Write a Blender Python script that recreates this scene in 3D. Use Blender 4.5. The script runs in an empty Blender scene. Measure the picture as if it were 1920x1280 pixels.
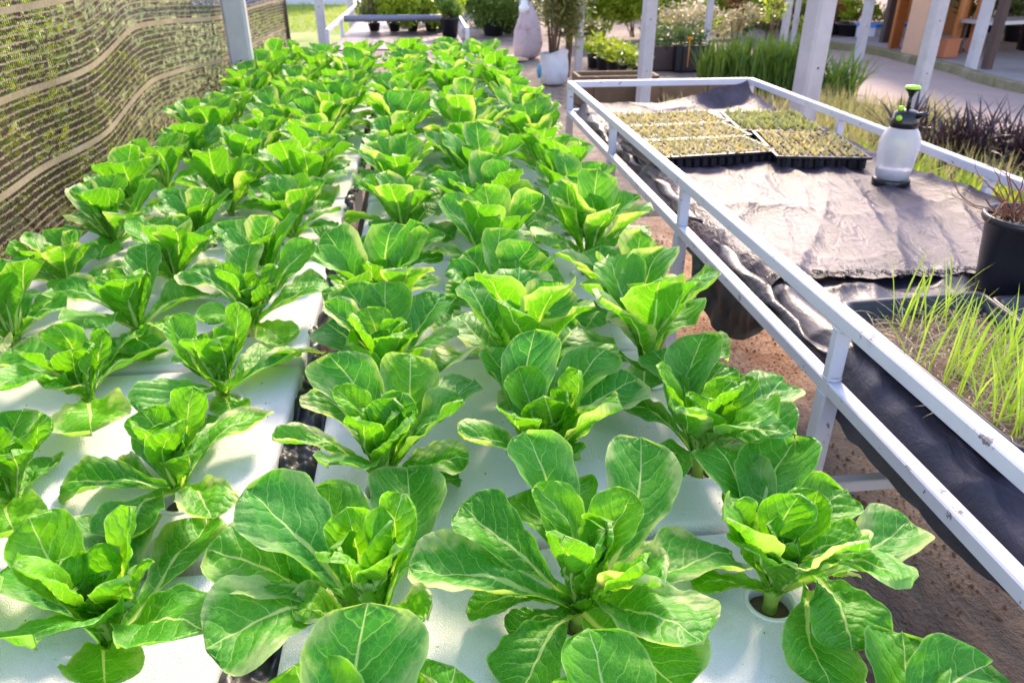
import bpy, math, random
import numpy as np
from mathutils import Vector, Matrix

random.seed(7)
R = math.radians
sc = bpy.context.scene
col = sc.collection
FOAM = 0.75
CAMH = 1.5
PITCH, YAW, FPX = R(27.72), R(6.54), 1389.0

# ------------------------------------------------------------------ pixel -> world helpers
def ray(x, y):
    u = x - 960; v = 640 - y
    Y = FPX * math.cos(PITCH) + v * math.sin(PITCH); Z = -FPX * math.sin(PITCH) + v * math.cos(PITCH)
    return Vector((u * math.cos(YAW) + Y * math.sin(YAW), -u * math.sin(YAW) + Y * math.cos(YAW), Z))
CAM = Vector((0, 0, CAMH))
def at(x, y, z=0.0):
    r = ray(x, y); t = (z - CAMH) / r.z
    return CAM + r * t

# ------------------------------------------------------------------ object helpers
def link(o, parent=None):
    col.objects.link(o)
    if parent is not None: o.parent = parent
    return o
def tag(o, label=None, cat=None, group=None, kind=None):
    if label: o['label'] = label
    if cat: o['category'] = cat
    if group: o['group'] = group
    if kind: o['kind'] = kind
    return o
def empty(name, loc=(0, 0, 0), rz=0):
    o = bpy.data.objects.new(name, None); o.empty_display_size = .05
    link(o); o.location = loc; o.rotation_euler = (0, 0, rz); return o
def np_mesh(name, V, F, uv=None, uv2=None, smooth=True):
    """V (n,3) array, F (m,4) quad array"""
    me = bpy.data.meshes.new(name)
    V = np.asarray(V, np.float32); F = np.asarray(F, np.int32)
    me.vertices.add(len(V)); me.vertices.foreach_set('co', V.ravel())
    me.loops.add(F.size); me.loops.foreach_set('vertex_index', F.ravel())
    k = F.shape[1]
    me.polygons.add(len(F)); me.polygons.foreach_set('loop_start', np.arange(0, F.size, k, dtype=np.int32))
    me.polygons.foreach_set('loop_total', np.full(len(F), k, np.int32))
    me.update(calc_edges=True)
    if smooth: me.polygons.foreach_set('use_smooth', np.ones(len(F), bool))
    for nm, u in (('UVMap', uv), ('UVEdge', uv2)):
        if u is not None:
            l = me.uv_layers.new(name=nm); l.data.foreach_set('uv', np.asarray(u, np.float32)[F.ravel()].ravel())
    me.validate(); me.update()
    return me

class MB:
    def __init__(s): s.v = []; s.f = []; s.sm = []
    def add(s, vs, fs, smooth=False):
        n = len(s.v); s.v += [tuple(v) for v in vs]; s.f += [tuple(i + n for i in f) for f in fs]; s.sm += [smooth] * len(fs)
        return s
    def box(s, c, d, rz=0, M=None):
        x, y, z = d[0] / 2, d[1] / 2, d[2] / 2; ca, sa = math.cos(rz), math.sin(rz); vs = []
        for a in (-1, 1):
            for b in (-1, 1):
                for e in (-1, 1):
                    px, py, pz = a * x, b * y, e * z
                    p = Vector((c[0] + px * ca - py * sa, c[1] + px * sa + py * ca, c[2] + pz))
                    vs.append(M @ p if M else p)
        return s.add(vs, [(0, 1, 3, 2), (4, 6, 7, 5), (0, 4, 5, 1), (2, 3, 7, 6), (0, 2, 6, 4), (1, 5, 7, 3)])
    def bar(s, a, b, w, h=None):
        a, b = Vector(a), Vector(b); h = h or w; d = (b - a).normalized()
        up = Vector((0, 0, 1)) if abs(d.z) < .95 else Vector((0, 1, 0))
        x = d.cross(up).normalized() * w / 2; y = x.cross(d).normalized() * h / 2
        # bevelled octagonal-ish section
        k = .8; pr = [(-1, -k), (-k, -1), (k, -1), (1, -k), (1, k), (k, 1), (-k, 1), (-1, k)]
        vs = [a + x * p + y * q for p, q in pr] + [b + x * p + y * q for p, q in pr]
        n = 8
        return s.add(vs, [(i, (i + 1) % n, n + (i + 1) % n, n + i) for i in range(n)] + [tuple(range(n))[::-1], tuple(range(n, 2 * n))])
    def tube(s, pts, r, n=8, cap=True):
        pts = [Vector(p) for p in pts]; rs = r if isinstance(r, (list, tuple)) else [r] * len(pts)
        vs = []; fs = []
        for i, p in enumerate(pts):
            d = (pts[min(i + 1, len(pts) - 1)] - pts[max(i - 1, 0)]).normalized()
            up = Vector((0, 0, 1)) if abs(d.z) < .9 else Vector((0, 1, 0))
            x = d.cross(up).normalized(); y = x.cross(d)
            for k in range(n):
                a = 2 * math.pi * k / n; vs.append(p + (x * math.cos(a) + y * math.sin(a)) * rs[i])
        for i in range(len(pts) - 1):
            for k in range(n):
                fs.append((i * n + k, i * n + (k + 1) % n, (i + 1) * n + (k + 1) % n, (i + 1) * n + k))
        if cap: fs += [tuple(range(n))[::-1], tuple(range((len(pts) - 1) * n, len(pts) * n))]
        return s.add(vs, fs, True)
    def lathe(s, prof, n=32, c=(0, 0, 0), sx=1, sy=1):
        vs = []; fs = []
        for r, z in prof:
            for k in range(n):
                a = 2 * math.pi * k / n; vs.append((c[0] + r * sx * math.cos(a), c[1] + r * sy * math.sin(a), c[2] + z))
        for i in range(len(prof) - 1):
            for k in range(n): fs.append((i * n + k, i * n + (k + 1) % n, (i + 1) * n + (k + 1) % n, (i + 1) * n + k))
        return s.add(vs, fs, True)
    def disc(s, c, r, n=32, dome=0):
        vs = [(c[0], c[1], c[2] + dome)] + [(c[0] + r * math.cos(2 * math.pi * k / n), c[1] + r * math.sin(2 * math.pi * k / n), c[2]) for k in range(n)]
        return s.add(vs, [(0, 1 + k, 1 + (k + 1) % n) for k in range(n)], True)
    def blade(s, base, az, L, w, lean, bend, n=5, fold=.25, twist=0.):
        """curved strap / grass blade"""
        e = R(90) - lean; vs = []; fs = []; p = Vector(base); ca, sa = math.cos(az), math.sin(az)
        for i in range(n + 1):
            t = i / n; ww = w * (0.55 + .9 * t - 1.45 * t ** 3.2) if i < n else w * .03
            tw = twist * t
            lx, ly = -sa * math.cos(tw) + 0, ca * math.cos(tw)
            lat = Vector((lx, ly, math.sin(tw)))
            up = Vector((-math.sin(e) * ca, -math.sin(e) * sa, math.cos(e)))
            vs += [p - lat * ww / 2 + up * ww * fold, p, p + lat * ww / 2 + up * ww * fold]
            p = p + Vector((math.cos(e) * ca, math.cos(e) * sa, math.sin(e))) * (L / n); e -= bend / n
        for i in range(n):
            a = i * 3; fs += [(a, a + 3, a + 4, a + 1), (a + 1, a + 4, a + 5, a + 2)]
        return s.add(vs, fs, True)
    def leaf(s, p, az, el, L, w, rnd=random):
        """small 6-face curved leaf"""
        ca, sa = math.cos(az), math.sin(az); ce, se = math.cos(el), math.sin(el)
        d = Vector((ca * ce, sa * ce, se)); lat = Vector((-sa, ca, 0)); nn = d.cross(lat)
        roll = rnd.uniform(-.7, .7); lat2 = lat * math.cos(roll) + nn * math.sin(roll); nn = d.cross(lat2)
        p = Vector(p)
        P_ = [p, p + d * L * .35 + lat2 * w * .5 - nn * w * .12, p + d * L * .4, p + d * L * .35 - lat2 * w * .5 - nn * w * .12,
              p + d * L * .75 + lat2 * w * .38 + nn * L * .06, p + d * L * .78 + nn * L * .1, p + d * L * .75 - lat2 * w * .38 + nn * L * .06, p + d * L + nn * L * .2]
        return s.add(P_, [(0, 2, 1), (0, 3, 2), (1, 2, 5, 4), (2, 3, 6, 5), (4, 5, 7), (5, 6, 7)], True)
    def mesh(s, name, mats):
        me = bpy.data.meshes.new(name); me.from_pydata(s.v, [], s.f)
        me.polygons.foreach_set('use_smooth', s.sm)
        me.materials.append(mats); me.validate(); me.update(); return me
    def build(s, name, mat, parent=None, loc=None):
        o = bpy.data.objects.new(name, s.mesh(name, mat)); link(o, parent)
        if loc is not None: o.location = loc
        return o

# ------------------------------------------------------------------ material helpers
class NT:
    def __init__(s, name):
        s.m = bpy.data.materials.new(name); s.m.use_nodes = True; s.t = s.m.node_tree; s.t.nodes.clear()
        s.out = s.n('ShaderNodeOutputMaterial')
    def n(s, ty, **kw):
        nd = s.t.nodes.new(ty)
        for k, v in kw.items(): setattr(nd, k, v)
        return nd
    def lk(s, a, b): s.t.links.new(a, b)
    def setin(s, sock, v):
        if isinstance(v, bpy.types.NodeSocket): s.lk(v, sock)
        elif v is not None:
            if hasattr(sock.default_value, '__len__') and not hasattr(v, '__len__'): v = [v] * len(sock.default_value)
            if hasattr(v, '__len__') and len(v) == 3 and len(sock.default_value) == 4: v = (*v, 1)
            sock.default_value = v
    def math(s, op, a, b=None, c=None, clamp=False):
        nd = s.n('ShaderNodeMath', operation=op, use_clamp=clamp); s.setin(nd.inputs[0], a)
        if b is not None: s.setin(nd.inputs[1], b)
        if c is not None: s.setin(nd.inputs[2], c)
        return nd.outputs[0]
    def sstep(s, v, a, b, lo=0., hi=1.):
        nd = s.n('ShaderNodeMapRange', interpolation_type='SMOOTHSTEP'); s.setin(nd.inputs[0], v); s.setin(nd.inputs[1], a); s.setin(nd.inputs[2], b)
        s.setin(nd.inputs[3], lo); s.setin(nd.inputs[4], hi); return nd.outputs[0]
    def mix(s, f, a, b, blend='MIX'):
        nd = s.n('ShaderNodeMix', data_type='RGBA', blend_type=blend); s.setin(nd.inputs[0], f); s.setin(nd.inputs[6], a); s.setin(nd.inputs[7], b); return nd.outputs[2]
    def noise(s, vec, scale, detail=3, rough=.5, dist=0, dim='3D'):
        nd = s.n('ShaderNodeTexNoise'); nd.noise_dimensions = dim
        if vec is not None: s.lk(vec, nd.inputs['Vector'])
        nd.inputs['Scale'].default_value = scale; nd.inputs['Detail'].default_value = detail; nd.inputs['Roughness'].default_value = rough
        nd.inputs['Distortion'].default_value = dist; return nd.outputs[0]
    def vor(s, vec, scale, feature='F1', out=0):
        nd = s.n('ShaderNodeTexVoronoi', feature=feature)
        if vec is not None: s.lk(vec, nd.inputs['Vector'])
        nd.inputs['Scale'].default_value = scale; return nd.outputs[out]
    def geo(s): return s.n('ShaderNodeNewGeometry').outputs['Position']
    def obj(s): return s.n('ShaderNodeTexCoord').outputs['Object']
    def scale(s, v, sc3):
        nd = s.n('ShaderNodeMapping'); s.lk(v, nd.inputs[0]); nd.inputs['Scale'].default_value = sc3; return nd.outputs[0]
    def bump(s, h, strength=.5, dist=.01, nrm=None):
        nd = s.n('ShaderNodeBump'); nd.inputs['Strength'].default_value = strength; nd.inputs['Distance'].default_value = dist; s.lk(h, nd.inputs['Height'])
        if nrm is not None: s.lk(nrm, nd.inputs['Normal'])
        return nd.outputs[0]
    def bsdf(s, base, rough=.5, nrm=None, spec=.5, **kw):
        nd = s.n('ShaderNodeBsdfPrincipled'); s.setin(nd.inputs['Base Color'], base); s.setin(nd.inputs['Roughness'], rough); s.setin(nd.inputs['Specular IOR Level'], spec)
        if nrm is not None: s.lk(nrm, nd.inputs['Normal'])
        for k, v in kw.items(): s.setin(nd.inputs[k.replace('_', ' ')], v)
        return nd.outputs[0]
    def done(s, sh): s.lk(sh, s.out.inputs[0]); return s.m

def simple(name, colr, rough=.5, var=.25, nscale=30, bump=.2, bdist=.003, spec=.5, metal=0, dirt=None, dirtscale=6, dirtamt=.4):
    t = NT(name); p = t.geo(); n1 = t.noise(p, nscale, 4, .6); n2 = t.noise(p, nscale * .17, 3, .55)
    f = t.math('MULTIPLY_ADD', t.math('ADD', n1, n2), var, 1 - var)
    v = t.n('ShaderNodeVectorMath', operation='SCALE'); v.inputs[0].default_value = colr; t.lk(f, v.inputs['Scale'])
    c = v.outputs[0]
    if dirt:
        c = t.mix(t.sstep(t.noise(p, dirtscale, 5, .65), .5, .72, 0, dirtamt), c, dirt)
    return t.done(t.bsdf(c, rough, t.bump(n1, bump, bdist), spec, Metallic=metal))

def foliage_mat(name, c1, c2, transl=.35, scale=6, rough=.45):
    t = NT(name); p = t.geo(); n = t.noise(p, scale, 3, .6); n2 = t.noise(p, scale * 7, 2, .5)
    c = t.mix(t.sstep(t.math('MULTIPLY_ADD', n2, .5, t.math('MULTIPLY', n, .75)), .4, .8), c1, c2)
    b = t.bsdf(c, rough, None, .4); tr = t.n('ShaderNodeBsdfTranslucent'); t.lk(t.mix(.35, c, (c2[0] * 1.2, c2[1] * 1.2, c2[2] * .5, 1)), tr.inputs[0])
    mx = t.n('ShaderNodeMixShader'); mx.inputs[0].default_value = transl; t.lk(b, mx.inputs[1]); t.lk(tr.outputs[0], mx.inputs[2])
    return t.done(mx.outputs[0])

# ------------------------------------------------------------------ lettuce leaf material
def lettuce_material():
    t = NT('lettuce_leaf')
    uv = t.n('ShaderNodeUVMap', uv_map='UVMap').outputs[0]; ue = t.n('ShaderNodeUVMap', uv_map='UVEdge').outputs[0]
    s1 = t.n('ShaderNodeSeparateXYZ'); t.lk(uv, s1.inputs[0]); u, y = s1.outputs[0], s1.outputs[1]
    s2 = t.n('ShaderNodeSeparateXYZ'); t.lk(ue, s2.inputs[0]); s = s2.outputs[0]
    info = t.n('ShaderNodeObjectInfo'); oc = t.n('ShaderNodeSeparateColor'); t.lk(info.outputs['Color'], oc.inputs[0])
    yel, ble, age = oc.outputs[0], oc.outputs[1], oc.outputs[2]; rnd = info.outputs['Random']
    ay = t.math('ABSOLUTE', y); ase = t.math('ABSOLUTE', s)
    # coordinate for noise, shifted per object
    cx = t.n('ShaderNodeCombineXYZ'); t.lk(t.math('MULTIPLY', u, 3.4), cx.inputs[0]); t.lk(y, cx.inputs[1]); t.lk(t.math('MULTIPLY', rnd, 50), cx.inputs[2])
    vc = cx.outputs[0]
    wob = t.math('SUBTRACT', t.noise(vc, 2.2, 2, .5), .5)
    phi = t.math('SUBTRACT', u, t.math('ADD', t.math('MULTIPLY', ay, .16), t.math('MULTIPLY', t.math('MULTIPLY', ay, ay), .13)))
    phi = t.math('MULTIPLY_ADD', wob, .10, phi)
    sg = t.math('SIGN', y)
    ph = t.math('ADD', t.math('MULTIPLY', phi, 9.5), t.math('MULTIPLY_ADD', sg, .22, rnd))
    tri = t.math('ABSOLUTE', t.math('SUBTRACT', t.math('FRACT', ph), .5))      # 0 on the vein
    wv = t.math('MULTIPLY_ADD', ay, -.026, .050)
    vein = t.math('SUBTRACT', 1., t.sstep(tri, t.math('MULTIPLY', wv, .25), wv))
    vein = t.math('MULTIPLY', vein, t.sstep(ase, .98, .55))
    # second family forking off
    ph2 = t.math('ADD', t.math('MULTIPLY', t.math('MULTIPLY_ADD', ay, -.22, phi), 14.), t.math('MULTIPLY', wob, 3.))
    tri2 = t.math('ABSOLUTE', t.math('SUBTRACT', t.math('FRACT', ph2), .5))
    vein2 = t.math('MULTIPLY', t.math('SUBTRACT', 1., t.sstep(tri2, .01, .06)), t.sstep(ay, .15, .5, 0, .4))
    net = t.vor(vc, 7.5, 'DISTANCE_TO_EDGE')
    vein3 = t.sstep(net, .05, .01, 0, .25)
    mw = t.math('MULTIPLY_ADD', t.math('POWER', t.math('SUBTRACT', 1.02, u), 1.1), .105, .012)
    rib = t.math('SUBTRACT', 1., t.sstep(ay, t.math('MULTIPLY', mw, .45), mw))
    allv = t.math('MAXIMUM', t.math('MAXIMUM', t.math('MULTIPLY', vein, .8), vein2), vein3)
    back = t.n('ShaderNodeNewGeometry').outputs['Backfacing']
    nz = t.noise(vc, 1.3, 3, .6); nz2 = t.noise(vc, 6, 3, .6)
    # base greens
    lum = t.sstep(t.math('MULTIPLY_ADD', nz2, .5, t.math('MULTIPLY', nz, .7)), .35, .85)
    top = t.mix(lum, (.040, .265, .008, 1), (.110, .44, .012, 1))
    top = t.mix(age, top, (.060, .34, .040, 1))          # blue-green older upper faces
    young = t.mix(lum, (.15, .50, .004, 1), (.27, .64, .008, 1))
    top = t.mix(yel, top, young)
    top = t.mix(t.math('MULTIPLY', rnd, .22), top, (.020, .200, .010, 1))
    spot = t.math('MULTIPLY', t.sstep(t.noise(vc, 14, 2, .6), .72, .77), t.sstep(rnd, .6, .75, 0, .75))
    top = t.mix(t.sstep(u, .55, .1, 0, .55), top, (.14, .44, .012, 1))      # paler towards the stalk
    bot = t.mix(.5, top, (.13, .42, .02, 1))
    base = t.mix(back, top, bot)
    vcol = t.mix(back, (.34, .66, .14, 1), (.40, .68, .06, 1))
    base = t.mix(t.math('MULTIPLY', allv, .95), base, vcol)
    base = t.mix(t.math('MULTIPLY', rib, .92), base, t.mix(u, (.62, .80, .26, 1), (.56, .78, .30, 1)))
    # bleached / yellow margins; pale rim also has backlit edge brightness painted in
    em = t.math('MULTIPLY', t.sstep(t.math('MULTIPLY_ADD', nz, .9, t.math('MULTIPLY', ase, .55)), .74, .98), t.sstep(u, .3, .6))
    em = t.math('MULTIPLY', em, ble)
    base = t.mix(em, base, (.70, .74, .38, 1))
    rim = t.math('MULTIPLY', t.sstep(ase, .94, .99), .65)
    tipm = t.math('MULTIPLY', t.sstep(u, .975, .998), .6)
    base = t.mix(t.math('MAXIMUM', rim, tipm), base, (.42, .68, .20, 1))
    # brown scorch specks on bleached leaves
    sp = t.math('MULTIPLY', t.sstep(t.noise(vc, 9, 3, .7), .68, .76), t.math('MULTIPLY', em, .8))
    base = t.mix(sp, base, (.30, .16, .05, 1))
    base = t.mix(spot, base, (.42, .40, .12, 1))
    # relief: quilted between veins
    hgt = t.math('ADD', t.math('MULTIPLY', t.sstep(tri, 0, .35), .9), t.math('MULTIPLY', t.sstep(net, 0, .25), .12))
    hgt = t.math('ADD', hgt, t.math('MULTIPLY', nz2, .6))
    hgt = t.math('MULTIPLY', hgt, t.math('SUBTRACT', 1., rib))
    hgt = t.math('MULTIPLY', hgt, t.math('MULTIPLY_ADD', back, -2, 1))
    nrm = t.bump(hgt, .55, .0018)
    b = t.bsdf(base, t.math('MULTIPLY_ADD', nz2, .2, .38), nrm, .38)
    tr = t.n('ShaderNodeBsdfTranslucent'); t.lk(t.mix(1., base, (1.35, 1.25, .45, 1), 'MULTIPLY'), tr.inputs[0]); t.lk(nrm, tr.inputs['Normal'])
    mx = t.n('ShaderNodeMixShader'); mx.inputs[0].default_value = .43; t.lk(b, mx.inputs[1]); t.lk(tr.outputs[0], mx.inputs[2])
    return t.done(mx.outputs[0])

M = {}
M['leaf'] = lettuce_material()

def foam_material():
    t = NT('foam'); p = t.geo()
    d = t.vor(p, 330, 'DISTANCE_TO_EDGE'); n = t.noise(p, 9, 5, .6); fine = t.noise(p, 160, 3, .6)
    c = t.mix(t.sstep(n, .45, .8, 0, .5), (.86, .85, .87, 1), (.76, .76, .77, 1))
    sp = t.math('MULTIPLY', t.sstep(t.noise(t.scale(p, (1, 2.3, 1)), 75, 2, .7), .70, .76), t.sstep(t.noise(p, 14, 2), .42, .62))
    c = t.mix(t.math('MULTIPLY', sp, .8), c, (.10, .13, .05, 1))
    st = t.math('MULTIPLY', t.sstep(t.noise(p, 3.3, 6, .7), .56, .74), .5)
    c = t.mix(st, c, (.50, .50, .38, 1))
    c = t.mix(t.sstep(d, .06, .0, 0, .30), c, (.55, .57, .58, 1))
    h = t.math('ADD', t.sstep(d, 0, .2), t.math('MULTIPLY', fine, .5))
    return t.done(t.bsdf(c, .55, t.bump(h, .6, .0016), .35, Subsurface_Weight=0.))
M['foam'] = foam_material()
M['cup'] = simple('white_plastic', (.80, .81, .82), .3, .12, 60, .05)
M['plug'] = simple('wet_rockwool', (.11, .065, .02), .35, .6, 160, .8, .003)
M['stem'] = simple('lettuce_stem', (.24, .40, .06), .4, .25, 90, .3)

# ------------------------------------------------------------------ lettuce leaves
def leaf_arrays(L, W, ec, bend, fold0, fold1, wave, twist, seed, nu, ns, freq=2.3):
    rg = np.random.RandomState(seed)
    u = np.linspace(0, 1, nu)
    e = ec + bend / 2 - bend * u ** 1.25
    du = np.diff(u, prepend=0)
    X = np.cumsum(np.cos(e) * du); Z = np.cumsum(np.sin(e) * du)
    a = math.atan2(Z[-1], X[-1]); rot = ec - a; ca, sa = math.cos(rot), math.sin(rot)
    X, Z = X * ca - Z * sa, X * sa + Z * ca; e = e + rot
    X *= L; Z *= L
    s = np.linspace(-1, 1, ns); s = np.sign(s) * np.abs(s) ** 1.15
    W = W * 1.17; t = np.clip((u - .07) / .93, 0, 1)
    aa = rg.uniform(1.1, 1.4); bb = rg.uniform(4.2, 6.0)
    w = t ** aa * np.sqrt(np.clip(1 - t ** bb, 0, 1)); w = w / w.max() * W / 2
    w = np.maximum(w, np.where(u < .5, .0065 + .008 * (1 - u) ** 3, 0)); w[-1] = W * .012
    # scalloped margins
    UU, SS = np.meshgrid(u, s, indexing='ij')
    scal = 1 + .028 * np.sin(UU * 31 + rg.uniform(0, 6) + np.sign(SS)) + .02 * np.sin(UU * 57 + rg.uniform(0, 6) + 2 * np.sign(SS)) + .03 * np.sin(UU * 11 + rg.uniform(0, 6) + 3 * np.sign(SS))
    scal = 1 + .55 * (scal - 1) * (np.abs(SS) > .8)
    wid = w[:, None] * (1 + .10 * rg.uniform(-1, 1) * SS) * scal
    A = (fold0 * (1 - u) ** 1.3 + fold1 * u)[:, None] * np.ones_like(SS); A = np.where(np.abs(A) < .02, .02, A)
    yl = wid * np.sin(A * SS) / A; nl = wid * (1 - np.cos(A * SS)) / A
    p1, p2 = rg.uniform(0, 6.28, 2)
    env = np.abs(SS) ** 2.2 * np.clip((UU - .1) / .3, 0, 1)
    wave = wave * .62; nl = nl + wave * W * env * (np.sin(2 * np.pi * freq * UU + np.where(SS > 0, p1, p2)) + .45 * np.sin(2 * np.pi * freq * 2.3 * UU + np.where(SS > 0, p2, p1)))
    nl = nl + .006 * np.sin(UU * 9 + p1) * np.sin(SS * 4 + p2) * np.clip(UU * 2, 0, 1)
    nl = nl + .0035 * np.sin(UU * 26 + SS * 7 + p2) * np.sin(SS * 9 + UU * 13 + p1) * np.clip(UU * 2, 0, 1)
    # midrib groove
    yn = wid * SS
    nl = nl - .0035 * (1.1 - UU) * np.exp(-(yn / (.004 + .004 * (1 - UU))) ** 2)
    tw = twist * UU; y2 = yl * np.cos(tw) - nl * np.sin(tw); n2 = yl * np.sin(tw) + nl * np.cos(tw)
    swing = rg.uniform(-.12, .12) * L
    V = np.stack([X[:, None] - np.sin(e)[:, None] * n2, y2 + swing * np.sin(np.pi * UU), Z[:, None] + np.cos(e)[:, None] * n2], -1).reshape(-1, 3)
    uv = np.stack([UU, wid * SS / (W / 2)], -1).reshape(-1, 2); ue = np.stack([SS, UU], -1).reshape(-1, 2)
    i = np.arange(nu - 1)[:, None] * ns + np.arange(ns - 1)[None, :]
    F = np.stack([i, i + ns, i + ns + 1, i + 1], -1).reshape(-1, 4)
    return V, F, uv, ue
_seed = [100]
def leaf_obj(parent, az, L, W, ec, bend, fold0=1.3, fold1=.35, wave=.06, twist=0, colr=(.1, .2, .3), base=(0, 0, 0), hi=True, shade=None):
    _seed[0] += 1
    nu, ns = (34, 19) if hi else (16, 9)
    V, F, uv, ue = leaf_arrays(L, W, ec, bend, fold0, fold1, wave, twist, _seed[0], nu, ns)
    me = np_mesh('leaf', V, F, uv, ue); me.materials.append(M['leaf'])
    o = bpy.data.objects.new('leaf', me); link(o, parent)
    o.location = base; o.rotation_euler = (0, 0, az); o.color = (*colr, 1)
    return o

def cup_meshes():
    c = MB().lathe([(.0275, -.045), (.0275, -.002), (.029, .002), (.0335, .0025), (.0345, .0005), (.034, -.002)], 36).mesh('net_cup', M['cup'])
    p = MB().disc((0, 0, -.018), .0273, 28, .006).mesh('root_plug', M['plug'])
    s = MB().lathe([(.010, -.016), (.009, .0), (.0105, .010), (.013, .020), (.010, .027)], 14).mesh('stem', M['stem'])
    return c, p, s
CUP, PLUG, STEM = cup_meshes()
def base_parts(root):
    c = link(bpy.data.objects.new('net_cup', CUP), root); link(bpy.data.objects.new('root_plug', PLUG), c)
    link(bpy.data.objects.new('stem', STEM), root)

def inner_leaves(root, n, rg, size=1., z=.022, hi=True):
    for k in range(n):
        az = k * 2.4 + rg.uniform(0, 1)
        f = k / max(1, n - 1)
        leaf_obj(root, az, size * (.135 - .055 * f) * rg.uniform(.9, 1.1), size * (.066 - .03 * f), R(74 + 8 * f), R(rg.uniform(-6, 22)), 1.9, .75, .07, rg.uniform(-.3, .3),
                 (.30 + .3 * rg.random() * (1 - f), .0, 0.05), (0, 0, z), hi)

def random_lettuce(name, seed, hi=False, size=1.):
    rg = random.Random(seed); root = empty(name); base_parts(root)
    n_out, n_mid = 5, 7
    a0 = rg.uniform(0, 6.28)
    for k in range(n_out):
        az = a0 + k * 2 * math.pi / n_out + rg.uniform(-.3, .3)
        leaf_obj(root, az, size * rg.uniform(.145, .185), size * rg.uniform(.080, .098), R(rg.uniform(8, 34)), R(rg.uniform(30, 75)), 1.1, rg.uniform(-.5, .5), rg.uniform(.05, .1), rg.uniform(-.5, .5),
                 (rg.uniform(0, .25), rg.choice([0, .2, .5, .9]), rg.uniform(.2, .8)), (0, 0, .010), hi)
    a0 += .5
    for k in range(n_mid):
        az = a0 + k * 2 * math.pi / n_mid + rg.uniform(-.3, .3)
        leaf_obj(root, az, size * rg.uniform(.175, .215), size * rg.uniform(.080, .096), R(rg.uniform(42, 70)), R(rg.uniform(14, 48)), 1.5, rg.uniform(.1, .9), rg.uniform(.04, .09), rg.uniform(-.4, .4),
                 (rg.uniform(.0, .45), rg.choice([0, 0, .2, .6]), rg.uniform(.0, .7)), (0, 0, .016), hi)
    inner_leaves(root, 5, rg, size * 1.05, .022, hi)
    return root

def fitted_lettuce(x, y, leaves, seed, inner=4, isize=1.):
    """leaves: (tip_px, tip_py, L, W, 'f'/'n', bend_deg, fold1, (yel,ble,age))"""
    rg = random.Random(seed); root = empty('romaine_lettuce', (x, y, FOAM)); base_parts(root)
    for k, lf in enumerate(leaves):
        px, py, L, W, side, bend = lf[:6]; fold1 = lf[6] if len(lf) > 6 else .4; colr = lf[7] if len(lf) > 7 else (rg.uniform(.0, .35), rg.choice([0, .15, .4]), rg.uniform(.1, .6))
        off = lf[8] if len(lf) > 8 else (0, 0, .018); b = Vector((x + off[0], y + off[1], FOAM + off[2])); d = ray(px, py).normalized(); oc_ = CAM - b
        bb = R(abs(bend)) / 2; k_ = math.sin(bb) / bb if bb > .01 else 1
        c = L * k_; bq = oc_.dot(d); cq = oc_.dot(oc_) - c * c; disc = bq * bq - cq
        if disc < 0:
            tt = -bq; c2 = (oc_ + d * tt).length; L = min(c2 / k_, L * 1.25)
        else: tt = -bq + math.sqrt(disc) * (1 if side == 'f' else -1)
        tip = CAM + d * tt - b
        if b.z + tip.z < FOAM + .012: tip.z = FOAM + .012 - b.z
        az = math.atan2(tip.y, tip.x); ec = math.atan2(tip.z, math.hypot(tip.x, tip.y)); ec = min(ec, R(86))
        off = lf[8] if len(lf) > 8 else (0, 0, .016)
        leaf_obj(root, az, L * .97, W * .93, ec, R(bend), 1.35, fold1 + .12, rg.uniform(.035, .075), rg.uniform(-.35, .35), colr, off, True)
    for k in range(4):
        az = math.pi / 4 + k * math.pi / 2 + rg.uniform(-.4, .4)
        leaf_obj(root, az, isize * rg.uniform(.135, .185), isize * rg.uniform(.052, .072), R(rg.uniform(56, 74)), R(rg.uniform(0, 34)), 1.6, rg.uniform(.1, .6), .05, rg.uniform(-.3, .3), (rg.uniform(.3, .8), 0, .1), (0, 0, .018), True)
    inner_leaves(root, inner, rg, isize, .02, True)
    return root

RX = [-.095, .16, .415]; LX = [-.405, -.645, -.905]
def row_r(k): return .655 + .284 * k
def row_l(k): return .665 + .288 * k
YG = (.75, .0, .0); DK = (.0, .0, .15); BL = (.1, .95, .4); BG = (.0, .1, .85); OLD = (.55, 1., .0)
FIT = {}
# --- right bed, front row
FIT[('R', 2, 0)] = (.384, .640, [(1335, 826, .235, .105, 'f', 18, .7, (.1, .3, .6)), (1492, 812, .245, .105, 'f', 14, .4, (.1, 0, .5)), (1395, 878, .185, .06, 'f', 5, 1.1, (.3, 0, 0)),
    (1428, 905, .175, .095, 'f', -12, .7, YG), (1592, 912, .20, .09, 'f', 20, .6, (.3, 0, .2)), (1712, 968, .235, .09, 'f', 38, .5, (.1, .6, .8)), (1640, 1012, .18, .07, 'n', 35, .2, BL),
    (1722, 1088, .22, .065, 'n', 50, -.3, (.2, .2, .8)), (1356, 965, .165, .11, 'n', 26, 1.0, (.4, .3, .3)), (1500, 1060, .10, .09, 'n', 10, 1.0, (.4, 0, .2)), (1600, 1225, .13, .10, 'n', 50, .1, (.1, 0, .4), (.045, .0, .045)), (1560, 1300, .15, .095, 'n', 50, .2, (.1, .1, .6), (.045, -.01, .03)),
    (1292, 1098, .10, .045, 'n', 40, .1, (1, .3, 0)), (1588, 1080, .13, .06, 'f', 70, .2, (1, .6, 0))], 4, .95)
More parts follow.
